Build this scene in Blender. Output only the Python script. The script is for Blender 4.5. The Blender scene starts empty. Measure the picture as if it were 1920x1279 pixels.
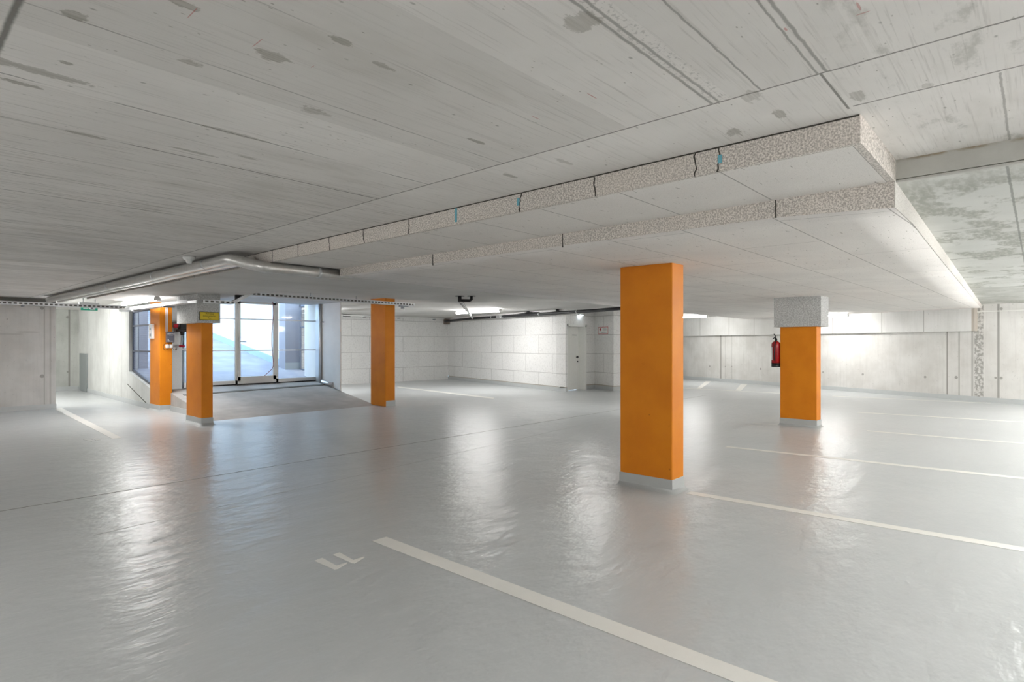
import bpy, bmesh, math, random
from mathutils import Vector, Matrix
random.seed(7)
S = bpy.context.scene
COL = S.collection

# ------------------------------------------------------------------ camera
# world x runs along the parking stripes' cross direction, y along the stripes; the lens is 1.5 m above the floor
FPX, HOR, EYE = 1094.0, 645.0, 1.5
ANG = math.radians(47.93); CA, SA = math.cos(ANG), math.sin(ANG)
cam = bpy.data.cameras.new('camera'); cam.sensor_width = 36; cam.lens = FPX / 1920 * 36
cam.shift_y = (HOR - 639.5) / 1920; cam.clip_start = .05; cam.clip_end = 200
co = bpy.data.objects.new('camera', cam); COL.objects.link(co)
co.location = (0, 0, EYE); co.rotation_euler = (math.pi / 2, 0, -ANG)
S.camera = co

# ------------------------------------------------------------------ world, exposure
S.view_settings.view_transform = 'Standard'; S.view_settings.look = 'None'
S.view_settings.gamma = 1; S.view_settings.use_curve_mapping = False
S.view_settings.exposure = 1.0
W = bpy.data.worlds.new('sky'); S.world = W; W.use_nodes = True
bg = W.node_tree.nodes['Background']; bg.inputs[0].default_value = (.62, .80, 1, 1); bg.inputs[1].default_value = 3.6
LAMP = 60.0          # emission of the fluorescent diffusers
S.cycles.use_adaptive_sampling = True; S.cycles.adaptive_threshold = .02
S.cycles.max_bounces = 10; S.cycles.diffuse_bounces = 7; S.cycles.glossy_bounces = 5
S.cycles.transparent_max_bounces = 12; S.cycles.sample_clamp_indirect = 6
S.cycles.caustics_reflective = False; S.cycles.caustics_refractive = False

def P(px, py, z=0.0):
    """calibration: point of height z seen at pixel px,py of the 1920x1279 frame"""
    Y = (z - EYE) * FPX / (HOR - py); X = (px - 960) / FPX * Y
    return Vector((CA * X + SA * Y, -SA * X + CA * Y, z))

# ------------------------------------------------------------------ materials
class NT:
    def __init__(s, name):
        s.m = bpy.data.materials.new(name); s.m.use_nodes = True; s.t = s.m.node_tree
        s.b = s.t.nodes['Principled BSDF']; s.pos = None
    def n(s, typ, **kw):
        x = s.t.nodes.new(typ)
        for k, v in kw.items(): setattr(x, k, v)
        return x
    def link(s, a, b): s.t.links.new(a, b)
    def put(s, sock, v):
        if hasattr(v, 'links'): s.link(v, sock)
        else:
            if isinstance(v, (tuple, list)) and len(v) == 3 and len(sock.default_value) == 4: v = (*v, 1)
            sock.default_value = v
    def ma(s, op, a, b=0.0, c=None, clamp=False):
        x = s.n('ShaderNodeMath', operation=op); x.use_clamp = clamp
        s.put(x.inputs[0], a); s.put(x.inputs[1], b)
        if c is not None: s.put(x.inputs[2], c)
        return x.outputs[0]
    def xyz(s):
        if s.pos is None:
            g = s.n('ShaderNodeNewGeometry'); q = s.n('ShaderNodeSeparateXYZ'); s.link(g.outputs['Position'], q.inputs[0])
            s.pos = q.outputs
        return s.pos
    def vec(s, a, b, c=0.0):
        x = s.n('ShaderNodeCombineXYZ')
        for i, v in enumerate((a, b, c)): s.put(x.inputs[i], v)
        return x.outputs[0]
    def noise(s, v, sc, det=3, ro=.55):
        x = s.n('ShaderNodeTexNoise'); s.put(x.inputs['Vector'], v)
        x.inputs['Scale'].default_value = sc; x.inputs['Detail'].default_value = det; x.inputs['Roughness'].default_value = ro
        return x.outputs[0]
    def ramp(s, f, a, b, lo=0.0, hi=1.0):
        x = s.n('ShaderNodeMapRange'); x.interpolation_type = 'SMOOTHSTEP'
        s.put(x.inputs[0], f); x.inputs[1].default_value = a; x.inputs[2].default_value = b
        x.inputs[3].default_value = lo; x.inputs[4].default_value = hi
        return x.outputs[0]
    def mix(s, f, a, b):
        x = s.n('ShaderNodeMix', data_type='RGBA')
        s.put(x.inputs[0], f); s.put(x.inputs[6], a); s.put(x.inputs[7], b)
        return x.outputs[2]
    def mx(s, *a):
        r = a[0]
        for b in a[1:]: r = s.ma('MAXIMUM', r, b)
        return r
    def line(s, c, at, w, soft=.6, wob=None):
        """1 on the line c = at, width w"""
        d = s.ma('SUBTRACT', c, at)
        if wob is not None: d = s.ma('ADD', d, wob)
        return s.ramp(s.ma('ABSOLUTE', d), w * .5, w * (.5 + soft), 1, 0)
    def gate(s, c, lo, hi):
        return s.ma('MULTIPLY', s.ma('GREATER_THAN', c, lo), s.ma('LESS_THAN', c, hi))
    def spot(s, a, b, ca, cb, ra, rb, jit):
        da = s.ma('DIVIDE', s.ma('SUBTRACT', a, ca), ra); db = s.ma('DIVIDE', s.ma('SUBTRACT', b, cb), rb)
        d = s.ma('SQRT', s.ma('ADD', s.ma('MULTIPLY', da, da), s.ma('MULTIPLY', db, db)))
        return s.ramp(s.ma('ADD', d, jit), .85, 1.15, 1, 0)
    def out(s, col, rough=.8, spec=.3, metal=0.0, bump=None, bstr=.2, bdist=.01):
        s.put(s.b.inputs['Base Color'], col); s.put(s.b.inputs['Roughness'], rough)
        s.put(s.b.inputs['Metallic'], metal); s.put(s.b.inputs['Specular IOR Level'], spec)
        if bump is not None:
            x = s.n('ShaderNodeBump'); s.put(x.inputs['Height'], bump)
            x.inputs['Strength'].default_value = bstr; x.inputs['Distance'].default_value = bdist
            s.link(x.outputs[0], s.b.inputs['Normal'])
        return s.m

def plain(name, col, rough=.5, metal=0.0, spec=.4, var=.06, sc=30):
    t = NT(name); x, y, z = t.xyz()
    f = t.noise(t.vec(x, y, z), sc, 3)
    lo = tuple(c * (1 - var) for c in col); hi = tuple(min(1, c * (1 + var)) for c in col)
    return t.out(t.mix(f, lo, hi), rough, spec, metal)

def emis(name, col, st):
    t = NT(name); t.b.inputs['Emission Color'].default_value = (*col, 1); t.b.inputs['Emission Strength'].default_value = st
    return t.out((.9, .9, .9), .4)

M = {}
# --- board-formed concrete slab over the near half
def m_ceiling():
    t = NT('board_marked_concrete'); x, y, z = t.xyz()
    p = t.vec(x, y, 0)
    cloud = t.noise(p, .9, 5, .6)
    col = t.mix(t.ramp(cloud, .3, .7), (.78, .75, .72), (.88, .85, .82))
    # boards, half a metre wide, each its own tone
    row = t.ma('FLOOR', t.ma('DIVIDE', t.ma('SUBTRACT', y, .46), .5))
    wn = t.n('ShaderNodeTexWhiteNoise', noise_dimensions='1D'); t.link(row, wn.inputs['W'])
    left = t.ramp(y, 2.6, 5.0)
    near = t.ma('LESS_THAN', x, 2.45)
    col = t.mix(t.ma('MULTIPLY', t.ma('MULTIPLY', wn.outputs[0], .35), near), col, (.54, .515, .485))
    # wood grain streaks, long along x
    g1 = t.noise(t.vec(t.ma('MULTIPLY', x, 1.1), t.ma('MULTIPLY', y, 42), 1.3), 1, 4, .65)
    g2 = t.noise(t.vec(t.ma('MULTIPLY', x, 3.2), t.ma('MULTIPLY', y, 95), 7.7), 1, 3, .6)
    amt = t.ma('ADD', .20, t.ma('MULTIPLY', left, .6))
    st = t.ma('MULTIPLY', t.ramp(g1, .54, .72), amt)
    st2 = t.ma('MULTIPLY', t.ramp(g2, .57, .70), t.ma('ADD', .20, t.ma('MULTIPLY', left, .65)))
    col = t.mix(st, col, (.36, .335, .30)); col = t.mix(st2, col, (.27, .25, .22))
    # weathered brown areas
    br = t.ma('MULTIPLY', t.ramp(t.noise(t.vec(t.ma('MULTIPLY', x, .5), t.ma('MULTIPLY', y, 1.6), 4), 1.3, 5), .56, .75), .4)
    col = t.mix(br, col, (.45, .42, .36))
    wob = t.ma('MULTIPLY', t.ma('SUBTRACT', t.noise(p, 14, 3), .5), .012)
    brk = t.ramp(t.noise(p, 2.2, 2), .35, .55, .15, 1)
    L = []
    for yy, w, k in ((3.5, .006, .9), (2.94, .005, .8), (4.02, .004, .5), (4.6, .005, .6), (5.14, .006, .8), (5.7, .004, .6), (6.4, .005, .6),
                     (7.2, .005, .6), (8.1, .005, .6), (9.2, .005, .6), (2.28, .004, .5), (1.75, .003, .35)):
        L.append(t.ma('MULTIPLY', t.ma('MULTIPLY', t.line(y, yy, w, .8, wob), near), t.ma('MULTIPLY', brk, k)))
    for yy, w in ((1.045, .006), (1.015, .006), (.84, .004), (.60, .006), (.63, .004)):
        L.append(t.ma('MULTIPLY', t.ma('MULTIPLY', t.line(y, yy, w, 1.0, wob), near), .6))
    wide = t.ma('MULTIPLY', t.gate(x, 2.45, 2.9), t.line(y, .62, .006, .6))
    L.append(t.ma('MULTIPLY', wide, .8))
    L.append(t.ma('MULTIPLY', t.line(x, 2.45, .006, .7, wob), .8))
    L.append(t.ma('MULTIPLY', t.ma('MULTIPLY', t.line(x, 2.88, .006, .7, wob), t.ma('LESS_THAN', y, .6)), .8))
    L.append(t.ma('MULTIPLY', t.ma('MULTIPLY', t.line(x, .31, .008, 1.6, wob), t.ma('GREATER_THAN', y, 2.1)), .85))
    L.append(t.ma('MULTIPLY', t.ma('MULTIPLY', t.line(y, .11, .005, .8, wob), t.ma('GREATER_THAN', x, 2.9)), .5))
    rag = t.ma('MULTIPLY', t.ma('MULTIPLY', t.line(y, 1.0, .05, .5, wob), near), t.ramp(t.noise(p, 55, 2), .55, .62))
    L.append(t.ma('MULTIPLY', rag, .3))
    col = t.mix(t.mx(*L), col, (.17, .16, .145))
    # damp patches and knots
    jit = t.ma('ADD', t.ma('MULTIPLY', t.ma('SUBTRACT', t.noise(p, 20, 4, .7), .5), 2.2), t.ma('MULTIPLY', t.ma('SUBTRACT', g1, .5), 1.5))
    sp = []
    for px, py, ra, rb, k in ((511, 105, .055, .035, .6), (1093, 40, .055, .06, .5), (42, 158, .07, .02, .7), (590, 208, .07, .035, .45),
                        (438, 250, .14, .02, .45), (365, 285, .1, .02, .5), (465, 296, .05, .018, .4), (127, 119, .03, .012, .7),
                        (360, 119, .045, .02, .5), (640, 77, .035, .02, .6), (345, 9, .04, .02, .6), (156, 252, .09, .02, .6),
                        (142, 28, .035, .03, .6), (716, 123, .05, .015, .5), (895, 266, .055, .014, .6), (957, 330, .06, .02, .5),
                        (1056, 303, .07, .02, .35), (1463, 213, .06, .025, .5), (1375, 248, .06, .035, .5), (1610, 180, .06, .03, .45),
                        (40, 125, .22, .035, .5), (1410, 180, .06, .04, .35), (1230, 380, .02, .01, .4), (1740, 160, .03, .02, .3), (222, 450, .3, .03, .25)):
        q = P(px, py, 2.535)
        sp.append(t.ma('MULTIPLY', t.spot(x, y, q.x, q.y, ra, rb, jit), k))
    col = t.mix(t.ma('MULTIPLY', t.mx(*sp), t.ramp(g2, .3, .6, .65, 1)), col, (.24, .22, .175))
    rd = []
    for px, py, ra, rb in ((360, 25, .002, .045), (483, 80, .002, .04), (1110, 180, .035, .003), (1005, 221, .03, .003), (1610, 12, .03, .004), (1617, 25, .004, .02), (1473, 55, .012, .004), (586, 125, .002, .012)):
        q = P(px, py, 2.535); rd.append(t.spot(x, y, q.x, q.y, ra, rb, t.ma('MULTIPLY', jit, .2)))
    col = t.mix(t.ma('MULTIPLY', t.mx(*rd), .55), col, (.50, .10, .09))
    # greenish blotches towards the right, near the open bay
    rt = t.ma('MULTIPLY', t.ramp(y, .75, .35), t.ramp(t.noise(t.vec(x, t.ma('MULTIPLY', y, 2.0), 3), 2.6, 6, .68), .54, .66))
    col = t.mix(t.ma('MULTIPLY', rt, .45), col, (.36, .355, .31))
    fl = t.n('ShaderNodeTexVoronoi'); fl.inputs['Scale'].default_value = 9; t.link(t.vec(t.ma('MULTIPLY', x, .5), y, 0), fl.inputs['Vector'])
    col = t.mix(t.ma('MULTIPLY', t.ramp(fl.outputs['Distance'], .03, .07, 1, 0), .55), col, (.25, .24, .21))
    f2 = t.n('ShaderNodeTexVoronoi'); f2.inputs['Scale'].default_value = 26; t.link(t.vec(t.ma('MULTIPLY', x, .45), y, 3), f2.inputs['Vector'])
    pit = t.ma('MULTIPLY', t.ramp(f2.outputs['Distance'], .05, .10, 1, 0), t.ramp(t.noise(p, 1.7, 3), .42, .6, .1, .7))
    col = t.mix(pit, col, (.28, .26, .22))
    return t.out(col, .85, .2, bump=t.ma('ADD', g1, t.mx(*L)), bstr=.15, bdist=.004)
M['ceil'] = m_ceiling()

def m_stained():
    t = NT('stained_concrete_slab'); x, y, z = t.xyz(); p = t.vec(x, y, z)
    col = t.mix(t.ramp(t.noise(p, 1.0, 5), .3, .7), (.60, .60, .565), (.70, .70, .67))
    big = t.noise(t.vec(t.ma('MULTIPLY', x, 1.0), t.ma('MULTIPLY', y, 1.6), 8.4), 1.25, 6, .66)
    a = t.ma('MULTIPLY', t.ramp(big, .49, .56), t.ramp(t.noise(t.vec(t.ma('MULTIPLY', x, 8), t.ma('MULTIPLY', y, 30), 0), 1, 3), .3, .6, .35, 1))
    a = t.ma('MULTIPLY', a, t.ramp(x, 3.9, 4.3, .5, 1))
    col = t.mix(t.ma('MULTIPLY', a, .75), col, (.33, .335, .29))
    far = t.ma('MULTIPLY', t.gate(x, 13.0, 19.0), t.ramp(t.noise(p, 2.4, 4), .3, .7, .3, .8))
    col = t.mix(far, col, (.40, .40, .37))
    wob = t.ma('MULTIPLY', t.ma('SUBTRACT', t.noise(p, 10, 3), .5), .01)
    L = [t.line(x, 8.1, .02, .6), t.line(x, 5.9, .008, .6), t.line(x, 13.0, .04, .6), t.line(y, .12, .008, .6, wob), t.line(x, 10.5, .01, .6), t.line(y, -.9, .01, .6)]
    col = t.mix(t.ma('MULTIPLY', t.mx(*L), .7), col, (.22, .22, .2))
    return t.out(col, .85, .2, bump=big, bstr=.15)
M['stained'] = m_stained()

def m_face():
    t = NT('weathered_beam_face'); x, y, z = t.xyz(); p = t.vec(x, y, z)
    col = t.mix(t.noise(p, 3, 6, .7), (.42, .415, .38), (.66, .655, .62))
    col = t.mix(t.ma('MULTIPLY', t.ramp(z, 2.515, 2.53), t.ramp(t.noise(p, 5, 5), .35, .6)), col, (.30, .24, .16))
    return t.out(col, .85, .2)
M['face'] = m_face()

def m_midslab():
    t = NT('smooth_concrete_slab'); x, y, z = t.xyz(); p = t.vec(x, y, 0)
    col = t.mix(t.ramp(t.noise(p, .8, 5), .3, .7), (.60, .585, .56), (.69, .675, .65))
    g = t.noise(t.vec(t.ma('MULTIPLY', x, 1.2), t.ma('MULTIPLY', y, 28), 0), 1, 4, .65)
    col = t.mix(t.ma('MULTIPLY', t.ramp(g, .55, .7), .4), col, (.42, .40, .375))
    L = [t.line(y, k, .008, .6) for k in (7.0, 8.2, 9.0)] + [t.line(x, 7.4, .008, .6)]
    col = t.mix(t.ma('MULTIPLY', t.mx(*L), .4), col, (.3, .29, .27))
    return t.out(col, .85, .2)
M['mid'] = m_midslab()

def m_boards(name, a, b, c, edge=False, joints=None):
    t = NT(name); x, y, z = t.xyz(); p = t.vec(x, y, z)
    f = t.noise(p, (150 if not edge else 105) if name != 'wood_wool_capital' else 48, 3, .65)
    big = t.noise(p, 1.3, 3)
    if edge:
        col = t.mix(t.ramp(f, .38, .62), c, a)
        col = t.mix(t.ma('MULTIPLY', t.ramp(big, .4, .7), .3), col, b)
    else:
        col = t.mix(t.ramp(big, .3, .7), a, b)
        col = t.mix(t.ma('MULTIPLY', t.ramp(f, .50, .66), .45), col, c)
        s1 = t.noise(t.vec(t.ma('MULTIPLY', x, 9), t.ma('MULTIPLY', y, 45), 0), 1, 2)
        col = t.mix(t.ma('MULTIPLY', t.ramp(s1, .665, .72), .75), col, (.36, .335, .30))
        br = t.n('ShaderNodeTexBrick'); t.link(t.vec(t.ma('ADD', x, .03), t.ma('ADD', y, -1.25 + .62 * 4), 0), br.inputs['Vector'])
        br.inputs['Scale'].default_value = 1; br.inputs['Mortar Size'].default_value = .0045; br.inputs['Mortar Smooth'].default_value = .3
        br.inputs['Brick Width'].default_value = 2.0; br.inputs['Row Height'].default_value = .62; br.offset = .5
        br.inputs['Color1'].default_value = (0, 0, 0, 1); br.inputs['Color2'].default_value = (.3, .3, .3, 1); br.inputs['Mortar'].default_value = (1, 1, 1, 1)
        col = t.mix(t.ma('MULTIPLY', br.outputs['Fac'], .8), col, (.3, .28, .26))
        col = t.mix(t.ma('MULTIPLY', br.outputs['Color'], .14), col, (.5, .47, .43))
    return t.out(col, .95, .15, bump=f, bstr=.5 if edge else .15, bdist=.004)
M['board'] = m_boards('wood_wool_board_underside', (.80, .765, .735), (.87, .835, .80), (.58, .55, .515))
M['edge'] = m_boards('wood_wool_board_edge', (.86, .81, .76), (.78, .70, .63), (.42, .385, .35), True)
M['edge_pale'] = m_boards('wood_wool_board_end', (.74, .72, .68), (.70, .67, .62), (.56, .53, .49), True)
M['edge_far'] = m_boards('wood_wool_capital', (.62, .62, .61), (.64, .64, .63), (.40, .40, .39), True)

def m_blocks(name, ox, oy, dx, dy, off=0.0):
    t = NT(name); x, y, z = t.xyz(); p = t.vec(x, y, z)
    l = t.ma('ADD', t.ma('MULTIPLY', t.ma('SUBTRACT', x, ox), dx), t.ma('MULTIPLY', t.ma('SUBTRACT', y, oy), dy))
    br = t.n('ShaderNodeTexBrick'); t.link(t.vec(t.ma('ADD', l, off + 30), t.ma('ADD', z, -.56 + .62 * 2), 0), br.inputs['Vector'])
    br.inputs['Scale'].default_value = 1; br.inputs['Mortar Size'].default_value = .012; br.inputs['Mortar Smooth'].default_value = .4
    br.inputs['Brick Width'].default_value = 1.5; br.inputs['Row Height'].default_value = .62; br.offset = .5
    br.inputs['Color1'].default_value = (0, 0, 0, 1); br.inputs['Color2'].default_value = (1, 1, 1, 1); br.inputs['Mortar'].default_value = (.5, .5, .5, 1)
    col = t.mix(t.noise(p, 2, 4), (.76, .755, .735), (.84, .835, .82))
    col = t.mix(t.ma('MULTIPLY', br.outputs['Color'], .14), col, (.6, .6, .6))
    f = t.noise(p, 20, 5, .75)
    col = t.mix(t.ma('MULTIPLY', t.ramp(f, .48, .66), .42), col, (.50, .49, .48))
    col = t.mix(t.ma('MULTIPLY', br.outputs['Fac'], .7), col, (.42, .41, .40))
    return t.out(col, .9, .2, bump=f, bstr=.2)

def m_wall(name, ox, oy, dx, dy, seams=(), holes=(), rough=(), a=(.56, .55, .52), b=(.68, .675, .65), extra=None):
    t = NT(name); x, y, z = t.xyz(); p = t.vec(x, y, z)
    l = t.ma('ADD', t.ma('MULTIPLY', t.ma('SUBTRACT', x, ox), dx), t.ma('MULTIPLY', t.ma('SUBTRACT', y, oy), dy))
    col = t.mix(t.ramp(t.noise(p, 1.2, 6, .6), .3, .7), a, b)
    v = t.noise(t.vec(t.ma('MULTIPLY', l, 14), 0, t.ma('MULTIPLY', z, .8)), 1, 4, .6)
    col = t.mix(t.ma('MULTIPLY', t.ramp(v, .45, .75), .2), col, tuple(c * .7 for c in a))
    col = t.mix(t.ma('MULTIPLY', t.ramp(t.noise(p, 22, 3), .66, .74), .5), col, tuple(c * .55 for c in a))
    L = [t.ma('MULTIPLY', t.line(l, c, w, .6), k) for c, w, k in seams]
    for c, w in rough:
        L.append(t.ma('MULTIPLY', t.line(l, c, w, .2), t.ramp(t.noise(p, 16, 3, .7), .42, .58, .1, .75)))
    jit = t.ma('MULTIPLY', t.ma('SUBTRACT', t.noise(p, 30, 3), .5), .6)
    for c, zz, r in holes: L.append(t.ma('MULTIPLY', t.spot(l, z, c, zz, r, r, jit), .7))
    if extra:
        for c, zz, ra, rb in extra: L.append(t.ma('MULTIPLY', t.spot(l, z, c, zz, ra, rb, jit), .25))
    if L: col = t.mix(t.mx(*L) if len(L) > 1 else L[0], col, (.24, .23, .21))
    return t.out(col, .85, .2, bump=v, bstr=.08)

def m_floor():
    t = NT('grey_floor_coating'); x, y, z = t.xyz(); p = t.vec(x, y, 0)
    col = t.mix(t.ramp(t.noise(p, .5, 3), .3, .7), (.505, .525, .53), (.545, .565, .57))
    L = []
    for q, k in (((1150, 762), .0), ((264, 1113), .55), ((240, 1146), .5), ((295, 1145), .35)):
        w = P(*q); L.append(t.ma('MULTIPLY', t.spot(x, y, w.x, w.y, .045, .03, t.ma('MULTIPLY', t.noise(p, 30, 2), .5)), k))
    col = t.mix(t.mx(*L), col, (.40, .41, .40))
    dirt = t.ramp(t.noise(p, 34, 2), .78, .82)
    col = t.mix(t.ma('MULTIPLY', dirt, .5), col, (.3, .3, .28))
    # trowel waves and orange peel in the coating
    wav = t.noise(t.vec(t.ma('MULTIPLY', x, 1.0), t.ma('MULTIPLY', y, 2.0), 0), 2.0, 4, .6)
    rip = t.noise(t.vec(x, t.ma('MULTIPLY', y, 1.6), 2), 9, 3, .6)
    fine = t.noise(p, 260, 2, .6)
    h = t.ma('ADD', t.ma('MULTIPLY', wav, 1.0), t.ma('ADD', t.ma('MULTIPLY', t.ma('MULTIPLY', rip, .22), t.ramp(t.noise(p, .45, 2), .42, .62, .1, 1)), t.ma('MULTIPLY', fine, .003)))
    return t.out(col, .29, .5, bump=h, bstr=.5, bdist=.04)
M['floor'] = m_floor()

def m_ramp(name, a, b):
    t = NT(name); x, y, z = t.xyz(); p = t.vec(x, y, z)
    g = t.noise(t.vec(t.ma('MULTIPLY', x, .8), t.ma('MULTIPLY', y, 60), 0), 1, 3)
    col = t.mix(t.ramp(t.noise(p, 1.5, 5), .3, .7), a, b)
    col = t.mix(t.ma('MULTIPLY', t.ramp(g, .4, .7), .25), col, tuple(c * .6 for c in a))
    return t.out(col, .75, .3, bump=g, bstr=.3, bdist=.004)
M['ramp'] = m_ramp('brushed_concrete_ramp', (.40, .38, .355), (.54, .515, .485))
M['ramp_out'] = m_ramp('outdoor_ramp_concrete', (.25, .26, .32), (.33, .34, .39))

M['line'] = plain('road_marking_paint', (.80, .79, .75), .45, var=.04, sc=12)
M['line_worn'] = plain('worn_marking_paint', (.66, .67, .66), .45, var=.04, sc=12)
M['joint'] = plain('joint_sealant', (.27, .275, .265), .5)
M['joint_faint'] = plain('joint_trace', (.48, .49, .485), .4)
def m_orange():
    t = NT('orange_pillar_paint'); x, y, z = t.xyz(); p = t.vec(x, y, z)
    col = t.mix(t.ramp(t.noise(p, 3, 4), .3, .7), (.66, .20, .004), (.72, .235, .006))
    fl = t.n('ShaderNodeTexVoronoi'); fl.inputs['Scale'].default_value = 4.5; t.link(p, fl.inputs['Vector'])
    col = t.mix(t.ma('MULTIPLY', t.ramp(fl.outputs['Distance'], .03, .06, 1, 0), .6), col, (.35, .08, .0))
    col = t.mix(t.ma('MULTIPLY', t.ramp(t.noise(p, 11, 4, .7), .64, .72), .3), col, (.55, .14, .0))
    return t.out(col, .55, .3, bump=t.noise(p, 25, 3), bstr=.08)
M['orange'] = m_orange()
M['plinth'] = plain('grey_plinth_coating', (.50, .52, .52), .4, sc=5)
M['brown'] = plain('bare_render_strip', (.46, .42, .37), .8)
M['white'] = plain('white_painted_steel', (.80, .80, .77), .4)
M['whitewall'] = plain('white_render', (.88, .87, .85), .8, sc=4)
M['pvc'] = plain('white_plastic', (.78, .78, .77), .4)
M['alu'] = plain('aluminium', (.72, .73, .75), .35, metal=.7)
M['gatealu'] = plain('light_anodised_aluminium', (.74, .74, .72), .4, metal=.25)
M['zinc'] = plain('galvanised_steel', (.62, .64, .65), .42, metal=.75, var=.12, sc=40)
M['tray'] = plain('dull_galvanised_sheet', (.70, .71, .72), .4, metal=.25, var=.08, sc=40)
M['foil'] = plain('foil_duct_jacket', (.72, .71, .69), .33, metal=.85, var=.16, sc=24)
M['steel'] = plain('grey_steel', (.30, .32, .34), .45, metal=.5)
M['panelgrey'] = plain('dull_grey_panel', (.33, .36, .36), .45, metal=.4)
M['dark'] = plain('dark_mesh_steel', (.10, .11, .14), .5, metal=.3)
M['meshgrey'] = plain('zinc_mesh_wire', (.34, .36, .42), .5, metal=.5)
M['black'] = plain('black_plastic', (.018, .018, .02), .4)
M['rubber'] = plain('black_rubber', (.01, .01, .01), .7)
M['red'] = plain('red_enamel', (.38, .008, .012), .25, spec=.6)
M['redcap'] = plain('red_plastic', (.45, .01, .03), .4)
M['wire'] = plain('red_brown_cable', (.24, .05, .07), .5)
M['boxgrey'] = plain('slate_grey_housing', (.12, .12, .15), .45)
M['yellow'] = plain('yellow_sign_sheet', (.75, .55, .02), .45)
M['ink'] = plain('black_ink', (.02, .018, .01), .6)
M['green'] = plain('green_sign_face', (.02, .42, .25), .4)
M['teal'] = plain('teal_foam', (.16, .45, .55), .6)
M['crack'] = plain('open_joint', (.07, .065, .055), .9)
M['hole'] = plain('raw_opening', (.22, .18, .15), .9, var=.4)
M['darkgrey'] = plain('dull_dark_grey', (.20, .195, .18), .9)
M['skirt'] = plain('blue_grey_skirting', (.42, .55, .64), .6)
M['outwall'] = plain('outdoor_white_render', (.86, .88, .88), .8, sc=3)
M['column_grey'] = plain('violet_grey_render', (.36, .355, .40), .8, sc=4)
M['tube'] = emis('lit_diffuser', (1, .99, .972), LAMP)
M['tube_open'] = emis('bare_fill_tube', (1, .99, .972), 62)
M['tube_low'] = emis('weak_fill_tube', (1, .99, .972), 28)
M['tube_soft'] = emis('soft_diffuser', (1, .99, .972), 24)
M['tube_mid'] = emis('half_diffuser', (1, .99, .972), 44)
M['tube_cool'] = emis('lit_cool_diffuser', (.80, .93, 1), 5)
M['signlit'] = emis('lit_sign_glass', (.55, 1, .85), 2.2)
def m_glass():
    t = NT('clear_pane'); nt = t.t; nt.nodes.remove(t.b)
    tr = t.n('ShaderNodeBsdfTransparent'); tr.inputs[0].default_value = (.94, .97, .98, 1)
    gl = t.n('ShaderNodeBsdfGlossy'); gl.inputs['Roughness'].default_value = .05
    mx = t.n('ShaderNodeMixShader'); mx.inputs[0].default_value = .015
    t.link(tr.outputs[0], mx.inputs[1]); t.link(gl.outputs[0], mx.inputs[2])
    t.link(mx.outputs[0], nt.nodes['Material Output'].inputs[0])
    return t.m
M['glass'] = m_glass()

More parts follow.
